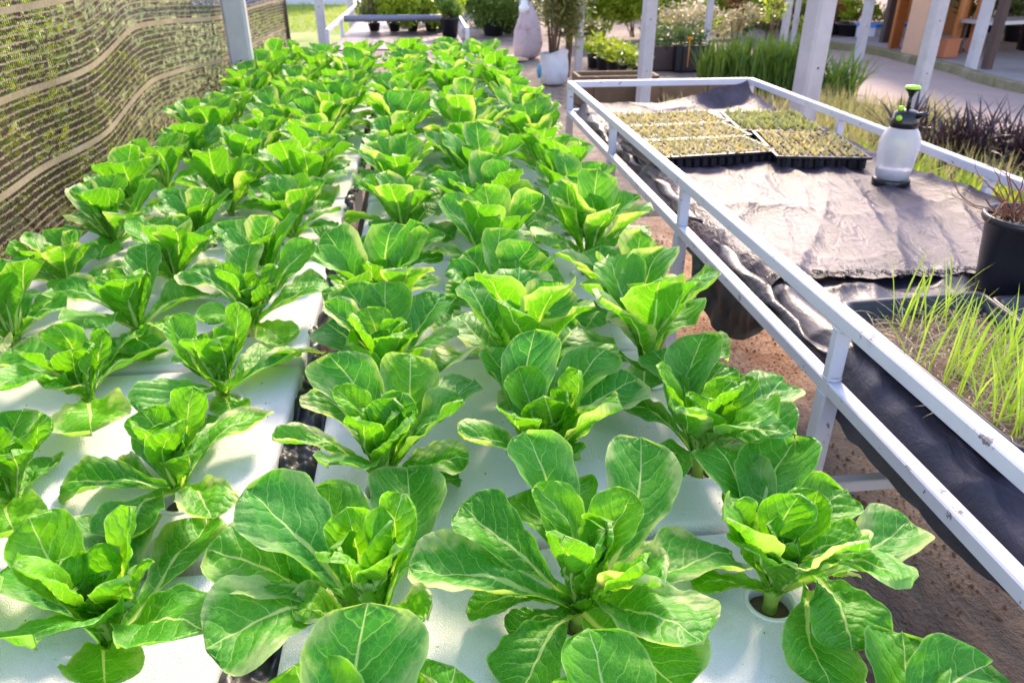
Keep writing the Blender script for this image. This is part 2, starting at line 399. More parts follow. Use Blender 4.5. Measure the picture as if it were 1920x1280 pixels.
FIT[('R', 1, 0)] = (.124, .655, [(982, 797, .245, .088, 'f', 6, .35, (.1, .1, .5)), (1205, 808, .265, .102, 'f', 10, .3, (.1, .5, .5)), (1085, 885, .20, .085, 'f', 0, .9, (.1, 0, .1)),
    (965, 925, .195, .07, 'f', 8, .8, (.3, 0, .1)), (858, 935, .21, .085, 'f', 25, .2, DK), (757, 1060, .205, .105, 'f', 45, .55, (.1, .75, .9)), (1382, 1035, .245, .125, 'f', 36, .3, (.1, .7, .7)),
    (1250, 1080, .165, .10, 'n', 30, 1.0, BL), (1330, 1205, .21, .115, 'n', 58, .25, (.1, .5, .3)), (1290, 1300, .21, .11, 'n', 62, .0, (.2, .3, .3)), (1130, 985, .135, .085, 'n', -5, .9, (.6, 0, 0)),
    (970, 1310, .155, .095, 'n', 55, .1, (.1, 0, .3)), (855, 1150, .12, .055, 'n', 50, 0, (.2, 0, .2)), (925, 1200, .08, .05, 'n', 40, 0, DK), (1235, 1125, .1, .05, 'n', 40, 0, DK)], 5, 1.)
FIT[('R', 0, 0)] = (-.150, .700, [(452, 905, .235, .11, 'f', 24, .2, (.0, .2, .9)), (572, 908, .21, .09, 'f', 10, .45, (.3, .1, .2)), (765, 868, .25, .11, 'f', 14, .45, (.1, .2, .4)),
    (378, 1020, .225, .115, 'f', 35, .35, (.2, .5, .4)), (735, 965, .18, .09, 'n', 10, .8, (.4, 0, .1)), (655, 985, .165, .075, 'f', 0, .9, (.1, 0, .1)), (545, 1050, .11, .075, 'n', 10, .9, (.5, .1, .1)),
    (545, 1150, .13, .075, 'n', 50, .6, OLD), (372, 1215, .225, .105, 'n', 55, .3, (.1, .5, .5)), (800, 1155, .15, .06, 'n', 50, .2, OLD), (700, 1090, .13, .05, 'n', 30, .8, (.3, .7, .2))], 5, 1.05)
# --- row just behind
FIT[('R', 0, 1)] = (-.100, .955, [(612, 655, .235, .10, 'f', 16, .4, (.1, .3, .6)), (772, 655, .225, .10, 'f', 10, .4, (.45, .3, .0)), (895, 705, .235, .09, 'f', 35, .3, (.0, .2, .9)), (582, 728, .21, .09, 'f', 30, .7, BL),
    (695, 725, .185, .075, 'f', 4, .8, (.1, 0, .2)), (745, 765, .135, .085, 'n', 0, .8, (.5, 0, 0)), (875, 745, .195, .095, 'n', 40, .6, (.2, .2, .7)), (612, 870, .16, .085, 'n', 50, .1, (.1, .1, .6)),
    (502, 815, .20, .055, 'n', 55, .5, (.5, 1, .6)), (885, 858, .16, .07, 'n', 60, .1, (.2, .6, .3)), (870, 900, .13, .06, 'n', 60, 0, (.1, 0, .2))], 4, 1.)
FIT[('R', 1, 1)] = (.160, .945, [(912, 648, .24, .085, 'f', 20, .4, (.2, .2, .6)), (1003, 607, .235, .09, 'f', 8, .3, (.0, .1, .9)), (1142, 645, .25, .09, 'f', 18, .4, (.2, .1, .5)), (1198, 705, .24, .10, 'f', 35, .3, (.0, .7, .7)),
    (1000, 660, .20, .075, 'f', 2, .6, (.3, 0, .1)), (1020, 735, .14, .09, 'n', 0, .8, (.6, 0, 0)), (1170, 752, .19, .10, 'n', 35, .8, (.4, .6, .3)), (852, 805, .19, .08, 'n', 50, .2, BL), (925, 690, .2, .08, 'f', 40, .6, (.2, .2, .4)),
    (1090, 850, .12, .06, 'n', 60, 0, DK), (960, 850, .13, .06, 'n', 60, 0, DK)], 4, 1.)
FIT[('R', 2, 1)] = (.408, .930, [(1222, 650, .235, .085, 'f', 18, .5, (.1, .2, .7)), (1322, 615, .245, .09, 'f', 8, .3, (.2, .1, .5)), (1262, 700, .16, .05, 'f', 5, .9, (.3, 0, .1)), (1360, 675, .19, .08, 'f', 10, .5, (.3, 0, .2)),
    (1475, 705, .255, .10, 'f', 35, .4, (.1, .7, .8)), (1330, 740, .13, .085, 'n', -5, .8, (.5, 0, .1)), (1462, 775, .20, .10, 'n', 40, .5, (.2, .1, .4)), (1270, 760, .16, .08, 'n', 20, .9, (.2, .4, .5)), (1120, 775, .24, .08, 'f', 55, .2, (.1, .2, .7)),
    (1232, 895, .15, .09, 'n', 60, .1, (.1, 0, .4)), (1500, 805, .2, .09, 'n', 45, .2, (.0, .1, .9)), (1400, 700, .19, .07, 'f', 20, .5, (.3, 0, .2))], 4, 1.)
FIT[('R', 0, 2)] = (-.100, 1.245, [(645, 528, .235, .095, 'f', 14, .5, (.1, .2, .5)), (722, 522, .225, .10, 'f', 6, .5, (.3, .1, .4)), (838, 545, .25, .10, 'f', 28, .5, (.0, .1, .9)), (608, 600, .225, .11, 'f', 40, .2, (.0, .3, .9)),
    (700, 590, .16, .08, 'f', 0, .8, (.4, 0, .1)), (650, 640, .15, .1, 'n', 0, .8, (.6, 0, 0)), (760, 620, .15, .08, 'n', 10, .9, (.4, 0, .1)), (865, 620, .20, .085, 'n', 50, .1, (.2, .3, .3)), (830, 690, .13, .07, 'n', 60, 0, (.4, .2, .1)), (605, 560, .18, .07, 'f', 30, .5, BL)], 4, 1.)
FIT[('R', 0, 4)] = (-.065, 1.790, [(668, 448, .17, .075, 'f', 40, .3, (.1, .2, .8)), (836, 435, .165, .075, 'f', 22, .3, (.2, 0, .5)), (834, 480, .13, .07, 'f', 45, .2, (.1, .2, .7)), (700, 528, .12, .04, 'n', 55, .2, (.2, .1, .7)), (784, 530, .05, .035, 'n', 60, .2, (.5, 0, .3)), (765, 435, .1, .035, 'f', 5, .6, (.5, 0, 0))], 3, .6)
# --- front row whose feet are below the frame
FIT[('R', 0, -1)] = (-.130, .400, [(690, 1112, .20, .115, 'f', 10, .35, (.0, .35, .6)), (548, 1232, .18, .10, 'f', 20, .3, YG), (860, 1238, .17, .09, 'f', 25, .3, (.3, 0, .4)), (790, 1180, .15, .08, 'f', 20, .2, OLD)], 4, .9)
FIT[('R', 1, -1)] = (.130, .380, [(1098, 1164, .19, .095, 'f', 10, .35, (.2, .0, .3)), (1030, 1268, .15, .08, 'f', 20, .5, (.3, 0, .3)), (1240, 1290, .15, .09, 'f', 30, .3, (.2, 0, .5))], 4, .8)
FIT[('R', 2, -1)] = (.400, .375, [(1692, 1174, .21, .085, 'f', 8, .5, (.2, 0, .5)), (1862, 1233, .22, .095, 'f', 30, .2, (.1, 0, .8)), (1500, 1310, .15, .08, 'f', 30, .3, (.2, .1, .5))], 4, .8)
# --- left bed
FIT[('L', 0, 0)] = (-.425, .700, [(212, 955, .235, .12, 'f', 20, .2, (.1, .7, .7)), (205, 990, .225, .095, 'f', 12, .5, (.2, .2, .2)), (395, 990, .235, .09, 'f', 25, .3, (.1, .3, .3)), (10, 1055, .23, .09, 'f', 35, .3, (.1, .2, .7)),
    (105, 1095, .16, .085, 'f', 15, .6, (.2, .5, .2)), (395, 1180, .21, .13, 'n', 50, .1, (.1, 0, .3)), (60, 1200, .19, .10, 'n', 50, .2, (.2, 0, .4)), (240, 1120, .10, .09, 'n', 10, .9, DK), (200, 1290, .13, .08, 'n', 55, .3, (.2, .2, .3))], 6, 1.)
FIT[('L', 0, 1)] = (-.405, .950, [(328, 730, .215, .085, 'f', 10, .5, (.1, .7, .4)), (390, 778, .20, .08, 'f', 10, .4, (.2, .2, .5)), (508, 770, .21, .075, 'f', 40, .3, (.4, 1, .3)), (285, 800, .165, .07, 'f', 6, .6, DK),
    (205, 880, .15, .075, 'f', 30, .6, (.3, .6, .1)), (112, 912, .205, .08, 'f', 55, .1, (.1, .2, .6)), (400, 975, .17, .085, 'n', 55, .3, (.4, .9, .2)), (232, 1015, .17, .10, 'n', 50, .2, (.1, 0, .2)), (360, 840, .13, .07, 'n', 10, .8, (.2, 0, .1))], 6, .95)
FIT[('L', 1, 1)] = (-.637, .985, [(42, 762, .19, .075, 'f', 25, .2, (.2, .3, .6)), (104, 868, .12, .07, 'f', 35, .5, (.2, .2, .5)), (30, 1000, .16, .085, 'n', 50, .2, (.5, .1, .4)), (-60, 800, .2, .08, 'f', 25, .3), (-80, 920, .19, .09, 'n', 40, .2)], 4, .85)
FIT[('L', 0, 2)] = (-.395, 1.228, [(432, 603, .215, .10, 'f', 8, .5, (.2, .4, .3)), (368, 655, .19, .085, 'f', 10, .6, (.2, 0, .1)), (545, 705, .20, .10, 'f', 45, .3, (.2, .5, .3)), (262, 775, .22, .10, 'n', 55, .1, (.1, .1, .6)), (600, 665, .24, .09, 'f', 55, .2, (.0, .6, .8)),
    (420, 715, .1, .07, 'n', 0, .9, (.2, 0, .1)), (330, 665, .17, .05, 'f', 40, .3, (.1, .1, .5)), (440, 780, .09, .07, 'n', 50, .3, (.3, .2, .2))], 6, .95)
FIT[('L', 1, 2)] = (-.642, 1.285, [(20, 652, .245, .11, 'f', 45, .3, (.1, .5, .7)), (155, 655, .16, .075, 'f', 5, .8, DK), (250, 625, .225, .09, 'f', 25, .3, (.1, .2, .6)), (298, 700, .20, .11, 'f', 50, .2, (.2, 0, .4)), (172, 812, .17, .12, 'n', 45, .2, (.5, .6, .1)),
    (-20, 720, .23, .10, 'n', 50, .1, (.2, 0, .5)), (82, 720, .12, .07, 'n', 30, .7, BL)], 4, .85)
FIT[('L', 0, 3)] = (-.385, 1.530, [(340, 505, .235, .095, 'f', 45, .3, (.1, .7, .7)), (470, 450, .22, .085, 'f', 12, .4, (.1, .3, .4)), (590, 445, .245, .085, 'f', 14, .3, (.2, 0, .5)), (618, 525, .21, .095, 'f', 50, .2, (.1, .2, .6)), (538, 655, .13, .09, 'n', 55, .2, (.9, .1, .2)),
    (385, 600, .20, .09, 'n', 55, .1, (.5, 0, .2)), (545, 500, .16, .06, 'f', 5, .6, (.1, 0, .2)), (500, 565, .1, .07, 'n', 10, .8, (.3, .3, .3))], 6, .9)
FIT[('L', 1, 3)] = (-.633, 1.530, [(275, 450, .235, .085, 'f', 10, .4, (.1, .1, .5)), (95, 540, .245, .10, 'f', 45, .4, (.1, .7, .6)), (395, 548, .23, .12, 'f', 48, .2, (.2, .1, .3)), (250, 510, .15, .11, 'n', -5, .7, (.6, 0, 0)), (348, 625, .16, .095, 'n', 50, .3, (.5, .4, .1)),
    (285, 655, .15, .09, 'n', 55, .0, (.1, .5, .5)), (150, 610, .19, .11, 'n', 55, .0, (.3, 0, .5)), (205, 500, .17, .06, 'f', 12, .6, BL)], 4, .95)

protos = [random_lettuce('romaine_lettuce', 40 + i, hi=False) for i in range(14)]
proto_used = [False] * len(protos)
def copy_tree(o, parent=None):
    c = o.copy(); col.objects.link(c)
    if parent is not None: c.parent = parent
    for ch in list(o.children): copy_tree(ch, c)
    return c
ORD = ['first', 'second', 'third', 'fourth', 'fifth', 'sixth', 'seventh', 'eighth', 'ninth', 'tenth', 'eleventh', 'twelfth', 'thirteenth', 'fourteenth', 'fifteenth', 'sixteenth', 'seventeenth', 'eighteenth', 'nineteenth']
CN = {('R', 0): 'right bed, column along the dark gap', ('R', 1): 'right bed, middle column', ('R', 2): 'right bed, column nearest the table',
      ('L', 0): 'left bed, column along the dark gap', ('L', 1): 'left bed, middle column', ('L', 2): 'left bed, column beside the netting'}
SPECIAL = {('R', 2, 0): 'romaine lettuce by the open white cup ring at the corner near the table',
    ('R', 1, 0): 'largest romaine lettuce, wide open rosette on the front white board in the middle',
    ('R', 0, 0): 'romaine lettuce with pale curled yellow leaf at front edge of the dark gap',
    ('R', 0, 4): 'smallest sparse lettuce with few leaves beside its open cup next to the gap',
    ('R', 0, 1): 'romaine lettuce with a limp pale leaf drooping over the dark gap',
    ('L', 0, 3): 'sparse left bed lettuce with one small round yellow-green leaf hanging in front',
    ('L', 1, 2): 'left bed lettuce with a broad pale yellow leaf lying forward on white foam',
    ('L', 0, 1): 'left bed lettuce with curled yellow-blotched leaves above bare white foam',
    ('L', 0, 0): 'dark hearted lettuce in the bottom left beside the rounded foam corner',
    ('L', 1, 1): 'small lettuce cut by the left picture edge on bare white foam'}
rg = random.Random(5); last = -1
for bed, xs, rowf in (('R', RX, row_r), ('L', LX, row_l)):
    for ci, cx in enumerate(xs):
        for k in range(-1, 18):
            if bed == 'L' and k == -1 and ci > 1: continue
            key = (bed, ci, k)
            if key in FIT:
                a = FIT[key]; o = fitted_lettuce(cx, rowf(k), a[2], 900 + len(FIT) + k * 7 + ci, a[3], a[4])
            else:
                if bed == 'L' and ci == 2 and k < 1: continue
                i = rg.choice([j for j in range(len(protos)) if j != last]); last = i
                if not proto_used[i]: o = protos[i]; proto_used[i] = True
                else: o = copy_tree(protos[i])
                o.location = (cx + rg.uniform(-.015, .015), rowf(k) + rg.uniform(-.015, .015), FOAM); o.rotation_euler = (rg.uniform(-.10, .10), rg.uniform(-.10, .10), rg.uniform(0, 6.28))
                s_ = rg.uniform(.84, 1.12) * (1.03 if bed == 'R' else (.88 if k < 6 else .97)) * (1.13 if k > 5 else 1.09); o.scale = (s_, s_, s_ * rg.uniform(.95, 1.08))
            nm = SPECIAL.get(key) or 'romaine lettuce, %s, %s row from the camera' % (CN[(bed, ci)], ORD[k + 1])
            tag(o, nm, 'lettuce', 'romaine lettuces in the foam beds')
# ------------------------------------------------------------------ foam boards
def foam_board(xc, yc, w, d, holes, tilt=0.):
    mb = MB(); rr = .013; xi0, xi1, yi0, yi1 = -w / 2 + rr, w / 2 - rr, -d / 2 + rr, d / 2 - rr
    hx = sorted(set(h[0] for h in holes)); hy = sorted(set(h[1] for h in holes))
    bx = [xi0] + [(hx[i] + hx[i + 1]) / 2 for i in range(len(hx) - 1)] + [xi1]
    by = [yi0] + [(hy[i] + hy[i + 1]) / 2 for i in range(len(hy) - 1)] + [yi1]
    N = 32; hr = .0305
    for i, cx in enumerate(hx):
        for j, cy in enumerate(hy):
            x0, x1, y0, y1 = bx[i], bx[i + 1], by[j], by[j + 1]
            vs = []; fs = []; ang = [math.atan2(y - cy, x - cx) % (2 * math.pi) for x, y in ((x0, y0), (x1, y0), (x1, y1), (x0, y1))]
            an = sorted([2 * math.pi * k / N for k in range(N)] + ang)
            for a in an:
                ca, sa = math.cos(a), math.sin(a)
                tx = ((x1 - cx) / ca) if ca > 1e-9 else ((x0 - cx) / ca if ca < -1e-9 else 1e9); ty = ((y1 - cy) / sa) if sa > 1e-9 else ((y0 - cy) / sa if sa < -1e-9 else 1e9)
                tt = min(tx, ty)
                vs += [(cx + ca * tt, cy + sa * tt, 0), (cx + hr * ca, cy + hr * sa, 0), (cx + hr * ca, cy + hr * sa, -.045)]
            n = len(an)
            for k in range(n):
                q = (k + 1) % n; fs += [(3 * k, 3 * q, 3 * q + 1, 3 * k + 1)[::-1], (3 * k + 1, 3 * q + 1, 3 * q + 2, 3 * k + 2)[::-1]]
            mb.add(vs, fs)
    rings = [(rr * math.sin(R(a)), -rr * (1 - math.cos(R(a)))) for a in range(0, 91, 15)] + [(rr, -.055)]
    corners = [(xi1, yi1, 0), (xi0, yi1, 90), (xi0, yi0, 180), (xi1, yi0, 270)]
    vs = []; nn = 0
    for dd, z in rings:
        c = 0
        for cx, cy, a0 in corners:
            for a in range(0, 91, 18): vs.append((cx + dd * math.cos(R(a0 + a)), cy + dd * math.sin(R(a0 + a)), z)); c += 1
        nn = c
    fs = [(i * nn + k, i * nn + (k + 1) % nn, (i + 1) * nn + (k + 1) % nn, (i + 1) * nn + k)[::-1] for i in range(len(rings) - 1) for k in range(nn)]
    mb.add(vs, fs, True)
    o = mb.build('foam_board', M['foam']); o.location = (xc, yc, FOAM); o.rotation_euler = (tilt, random.uniform(-.004, .004), random.uniform(-.006, .006))
    return o
# seams: right 1.366 + .568 n ; left .805 + .576 n
for n in range(0, 9):
    y0 = .798 + .568 * (n - 1); rows = [r for r in (row_r(2 * n - 1), row_r(2 * n))]
    pts = []
    yc = y0 + .284
    hs = []
    for j in range(2):
        for c in range(3): hs.append((RX[c] - .135, row_r(2 * n - 1 + j) - yc))
    o = foam_board(.135, yc, .69, .556, [(a, b) for a, b in hs], random.uniform(-.006, .006))
    tag(o, 'white foam board under the right bed, %s board from the camera' % ORD[n], 'foam board', 'white foam planting boards')
for n in range(0, 9):
    y0 = .809 + .576 * (n - 1); yc = y0 + .288
    hs = [(LX[c] + .66, row_l(2 * n - 1 + j) - yc) for j in range(2) for c in range(3)]
    o = foam_board(-.66, yc, .765, .564 if n > 1 else .545, hs, random.uniform(-.006, .006))
    tag(o, 'white foam board under the left bed, %s board from the camera' % ORD[n], 'foam board', 'white foam planting boards')
db = MB(); rs = random.Random(12)
for k in range(260):
    x = rs.choice([rs.uniform(-.19, .46), rs.uniform(-1.0, -.30)]); y = rs.uniform(.45, 3.2)
    db.leaf((x, y, FOAM + .0015), rs.uniform(0, 6.28), rs.uniform(-.05, .15), rs.uniform(.002, .007), rs.uniform(.001, .003), rs)
tag(db.build('leaf_crumbs', simple('leaf_crumb', (.09, .075, .03), .8, .5)), 'tiny brown and green crumbs of leaf and soil scattered on the white foam', 'debris', kind='stuff')
# ------------------------------------------------------------------ bed frames and the gap
M['blackplastic'] = simple('black_plastic', (.012, .012, .016), .42, .3, 40, .5, .004, .6)
M['wood_old'] = simple('old_wood', (.16, .10, .06), .7, .5, 26, .6, .004, .3)
M['pvc'] = simple('grey_white_liner', (.55, .56, .60), .4, .2, 15, .1)
def trough(xc, w, name, label):
    t = empty(name, (xc, 2.5, 0)); L = 5.9
    MB().box((0, 0, .615), (w - .04, L, .05)).build('trough_floor', M['blackplastic'], t)
    for s in (-1, 1):
        MB().box((s * (w / 2 - .033), 0, .640), (.03, L - .02, .10)).build('side_board', M['pvc'] if s * xc > 0 else M['wood_old'], t)
        for k in range(5): MB().bar((s * (w / 2 - .07), -2.6 + k * 1.3, 0.003), (s * (w / 2 - .07), -2.6 + k * 1.3, .588), .045).build('leg', M['metal'], t)
    return tag(t, label, 'growing bed')
def paint_mat():
    t = NT('white_painted_metal'); p = t.geo(); n = t.noise(p, 5, 4, .6)
    c = t.mix(t.sstep(n, .4, .75, 0, .5), (.66, .66, .74, 1), (.53, .52, .62, 1))
    rust = t.math('MULTIPLY', t.sstep(t.noise(p, 8, 5, .75), .58, .72), .45); c = t.mix(rust, c, (.36, .26, .22, 1))
    chip = t.sstep(t.noise(p, 19, 5, .72), .635, .655)
    c = t.mix(chip, c, (.20, .18, .20, 1))
    return t.done(t.bsdf(c, t.math('MULTIPLY_ADD', chip, .3, .32), t.bump(t.noise(p, 60, 3), .12, .002), .5))
M['metal'] = paint_mat()
trough(.135, .66, 'growing_bed', 'long trough bed with legs carrying the right row of foam boards')
trough(-.66, .735, 'growing_bed', 'long trough bed with legs carrying the left row of foam boards')
# crumpled black plastic, planks and pipe in the gap
def crumple(name, x0, x1, y0, y1, z, amp, nx, ny, seed, mat, freq=30, parent=None):
    rs = np.random.RandomState(seed); xx, yy = np.meshgrid(np.linspace(x0, x1, nx), np.linspace(y0, y1, ny), indexing='ij')
    h = np.zeros_like(xx)
    for i in range(14):
        fx, fy = rs.normal(0, freq, 2); ph = rs.uniform(0, 6.28); h += np.abs(np.sin(fx * xx + fy * .5 * yy + ph + .8 * np.sin(fy * .3 * yy + ph))) * amp / 5
    V = np.stack([xx, yy, z + h - amp], -1).reshape(-1, 3)
    i = np.arange(nx - 1)[:, None] * ny + np.arange(ny - 1)[None, :]; F = np.stack([i, i + ny, i + ny + 1, i + 1], -1).reshape(-1, 4)
    me = np_mesh(name, V, F, smooth=True); me.materials.append(mat); o = bpy.data.objects.new(name, me); link(o, parent); return o
tag(crumple('black_plastic_liner', -.284, -.205, .1, 1.42, .695, .035, 30, 520, 3, M['blackplastic'], 42), 'shiny crumpled black plastic stuffed into the gap between the beds, nearest stretch', 'plastic liner')
tag(crumple('black_plastic_liner', -.284, -.252, 1.45, 5.3, .695, .06, 12, 700, 8, M['blackplastic'], 26), 'gathered black plastic hanging along the left bed edge in the gap, far stretch', 'plastic liner')
tag(MB().box((-.233, 3.45, .655), (.03, 3.9, .018)).build('wood_plank', M['wood_old']), 'old brown wood plank lying lengthwise in the gap between the beds', 'plank')
tag(MB().tube([(-.206, 1.4, .66), (-.206, 5.4, .66)], .011, 10).build('pipe', M['pvc']), 'thin pale pipe running in the gap beside the wood plank', 'pipe')

#@@BG@@
# ================================================================== the right hand table
XL, XR, YF = .76, 1.737, 3.96
ZR, ZL = .892, .75
tb = empty('nursery_table', (1.25, 2, 0))
def tloc(p): return (p[0] - 1.25, p[1] - 2, p[2])
MB().bar(tloc((XL, -.4, ZR)), tloc((XL, YF + .017, ZR)), .030).build('top_rail', M['metal'], tb)
MB().bar(tloc((XR, -.4, ZR)), tloc((XR, YF + .017, ZR)), .030).build('top_rail', M['metal'], tb)
MB().bar(tloc((XL + .018, YF, ZR + .001)), tloc((XR - .018, YF, ZR + .001)), .031).build('top_rail', M['metal'], tb)
for x in (XL, XR): MB().bar(tloc((x, -.4, ZL)), tloc((x, YF + .017, ZL)), .030).build('lower_rail', M['metal'], tb)
MB().bar(tloc((XL + .018, YF, ZL + .001)), tloc((XR - .018, YF, ZL + .001)), .031).build('lower_rail', M['metal'], tb)
ys = [3.96, 3.01, 2.09, 1.165, .2]
for x in (XL, XR):
    for y in ys:
        MB().bar(tloc((x, y, ZL + .014)), tloc((x, y, ZR - .014)), .030, .022).build('post', M['metal'], tb)
        MB().bar(tloc((x, y, 0.002)), tloc((x, y, ZL - .014)), .036).build('leg', M['metal'], tb)
for x in (XL, XR):
    for y in ys[:4]:
        for zz_ in (ZL + .0185, ZR - .0185): MB().lathe([(.016, -.003), (.0195, .0), (.016, .003)], 12, tloc((x, y, zz_))).build('weld_bead', M['metal'], tb)
for y in ys[1:]: MB().bar(tloc((XL + .017, y, .50)), tloc((XR - .017, y, .50)), .028).build('crossbar', M['metal'], tb)
MB().box((.09, 0, ZL - .006), (XR - XL - .32, 3.85, .006)).build('deck_panel', M['wood_old'], tb).location.y = -.05
tag(tb, 'white painted metal nursery table with raised rails beside the dirt path', 'table')

def tarp_mat(name='black_tarp', c1=(.042, .030, .044, 1), c2=(.145, .100, .120, 1), k=1.):
    t = NT(name); p = t.geo()
    wx = t.math('SINE', t.math('MULTIPLY', t.n('ShaderNodeSeparateXYZ').outputs[0], 1))
    sp = t.n('ShaderNodeSeparateXYZ'); t.lk(p, sp.inputs[0])
    a = t.math('SINE', t.math('MULTIPLY', sp.outputs[0], 2200)); b = t.math('SINE', t.math('MULTIPLY', sp.outputs[1], 2200))
    wv = t.math('MULTIPLY', a, b)
    n = t.noise(t.scale(p, (1, .6, 1)), 7, 6, .65); n2 = t.noise(p, 45, 4, .7)
    c = t.mix(t.sstep(n, .35, .75), c1, c2)
    c = t.mix(t.sstep(n2, .55, .75, 0, .25 * k), c, (.19, .14, .15, 1))
    rg1 = t.math('ABSOLUTE', t.math('SUBTRACT', t.noise(t.scale(p, (1.5, .7, 1)), 11, 4, .55, 1.), .5)); rg2 = t.math('ABSOLUTE', t.math('SUBTRACT', t.noise(t.scale(p, (.8, 1.3, 1)), 27, 3, .5, .6), .5))
    cr = t.math('ADD', t.math('MULTIPLY', t.sstep(rg1, .10, 0), .42), t.math('MULTIPLY', t.sstep(rg2, .12, 0), .14))
    h = t.math('ADD', cr, t.math('ADD', t.math('MULTIPLY', wv, .06), t.math('ADD', t.math('MULTIPLY', n2, .5), t.noise(t.scale(p, (3.2, 1, 1)), 22, 4, .6, 1.2))))
    return t.done(t.bsdf(c, t.math('MULTIPLY_ADD', n2, .25, .30), t.bump(h, k * .45, .010), .5))
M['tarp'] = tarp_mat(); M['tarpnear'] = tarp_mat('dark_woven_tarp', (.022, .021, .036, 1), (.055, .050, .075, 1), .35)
def tarp_h(xx, yy, seed, amp=1.):
    rs = np.random.RandomState(seed); h = np.zeros_like(xx)
    for i in range(9):      # long creases roughly along the table
        a = rs.normal(1.35, .28); k = rs.uniform(9, 34); ph = rs.uniform(0, 6.28)
        q = math.sin(a) * xx - math.cos(a) * yy + .05 * np.sin(2.3 * yy + ph) + .03 * np.sin(5 * xx + ph)
        h += (1 - np.abs(np.sin(k * .5 * q + ph))) ** 3 * rs.uniform(.3, 1) * .014 * (.5 + .5 * np.sin(1.3 * yy + ph))
    for i in range(6):      # cross folds
        k = rs.uniform(5, 15); ph = rs.uniform(0, 6.28); q = yy + .25 * np.sin(2.5 * xx + ph)
        h += (1 - np.abs(np.sin(k * .5 * q + ph))) ** 5 * .011 * (.5 + .5 * np.sin(4 * xx + ph))
    h += .012 * np.sin(3.1 * xx + 1.3 * yy) * np.sin(1.7 * yy + seed)
    return h * amp
def tarp(name, x0, x1, y0, y1, z, seed, label, jag=0, drape=0.):
    nx, ny = 150, int((y1 - y0) * 130)
    u, v = np.meshgrid(np.linspace(0, 1, nx), np.linspace(0, 1, ny), indexing='ij')
    yend = y0 + (jag * (.012 * np.sin(u * 9) + .006 * np.sin(u * 47) + .003 * np.sin(u * 130)))
    xx = x0 + (x1 - x0) * u + 0 * v; yy = yend + (y1 - yend) * v
    zz = z + tarp_h(xx, yy, seed)
    # left edge: rolls up against the rail then drops outside of the deck; right edge turns up a little
    e = np.clip((.10 - (xx - x0)) / .10, 0, 1); zz = zz - .05 * e ** 2 + .016 * np.sin(e * 3.1416) * (1 + .5 * np.sin(5 * yy))
    xx = xx + .010 * np.sin(yy * 4.5) * e
    if drape:
        e4 = np.clip((.12 - (xx - x0)) / .12, 0, 1) * np.clip((1.35 - yy) / .25, 0, 1); zz = zz - drape * e4 ** 1.5 + .014 * e4 * np.sin((xx - x0) * 46 + .9 * np.sin(yy * 3))
    e2 = np.clip(((xx - x0) - (x1 - x0) + .12) / .12, 0, 1); zz = zz + .035 * e2 ** 2 * (1 + .4 * np.sin(7 * yy))
    e3 = np.clip((yy - YF + .14) / .12, 0, 1); zz = zz + .06 * e3 ** 2 * (.35 + .65 * np.clip((xx - 1.3) / .25, 0, 1)) * (1 + .3 * np.sin(9 * xx))
    V = np.stack([xx, yy, zz], -1).reshape(-1, 3); i = np.arange(nx - 1)[:, None] * ny + np.arange(ny - 1)[None, :]
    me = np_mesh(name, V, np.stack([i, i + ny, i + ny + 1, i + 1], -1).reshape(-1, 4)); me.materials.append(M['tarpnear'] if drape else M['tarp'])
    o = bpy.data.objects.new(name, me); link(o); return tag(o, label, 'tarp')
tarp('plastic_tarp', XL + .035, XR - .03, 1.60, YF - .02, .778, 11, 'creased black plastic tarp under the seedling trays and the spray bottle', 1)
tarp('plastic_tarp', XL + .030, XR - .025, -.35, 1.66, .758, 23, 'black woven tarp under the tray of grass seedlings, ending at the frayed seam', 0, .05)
fr = MB(); rr_ = random.Random(3)
for i in range(420):
    x = rr_.uniform(XL + .05, XR - .12); u_ = (x - XL - .035) / (XR - XL - .065)
    y = 1.60 + .012 * math.sin(u_ * 9) + .006 * math.sin(u_ * 47); d = rr_.uniform(.006, .028)
    a = rr_.uniform(-2.4, -.7)
    p0 = Vector((x, y + .004, .792 + rr_.uniform(-.002, .008))); p1 = p0 + Vector((math.cos(a) * d, math.sin(a) * d, rr_.uniform(-.008, .006)))
    fr.bar(p0, p1, .0016)
tag(fr.build('frayed_threads', M['blackplastic']), 'frayed black threads along the torn seam across the tarp', 'frayed edge', kind='stuff')
tag(MB().tube([(XL + .075, .95, .700), (XL + .085, .88, .706), (XL + .092, .80, .708), (XL + .10, .72, .712)], .0016, 6).build('teal_thread', simple('teal_thread', (.0, .28, .28), .5, .1)), 'loose teal thread lying on the dark draped tarp', 'thread')
# rolled edge of the tarp along the left rail and flap hanging under it
def roll(name, x, y0, y1, z, r, seed, label):
    rs = random.Random(seed); pts = []; rad = []
    n = int((y1 - y0) * 18)
    for i in range(n + 1):
        y = y0 + (y1 - y0) * i / n; pts.append((x + .010 * math.sin(y * 5 + seed) + .004 * math.sin(y * 17), y, z + .008 * math.sin(y * 3.3 + seed) + .004 * math.sin(y * 13))); rad.append(r * (1 + .25 * math.sin(y * 9 + seed) + rs.uniform(-.12, .12)) * min(1, .15 + i / 4, .15 + (n - i) / 4))
    o = MB().tube(pts, rad, 16).build(name, simple('dark_rolled_tarp', (.030, .027, .042), .4, .4, 30, .9, .006, .4))
    for v in o.data.vertices:
        p = v.co; q = .006 * math.sin(p.y * 31 + p.z * 160 + seed) + .005 * math.sin(p.y * 13 - p.x * 220); v.co.x += q; v.co.z += .6 * q
    return tag(o, label, 'tarp roll')
roll('rolled_tarp_edge', XL + .050, 2.05, 3.86, .768, .016, 1, 'rolled dark tarp edge inside the left rail near the far table corner')
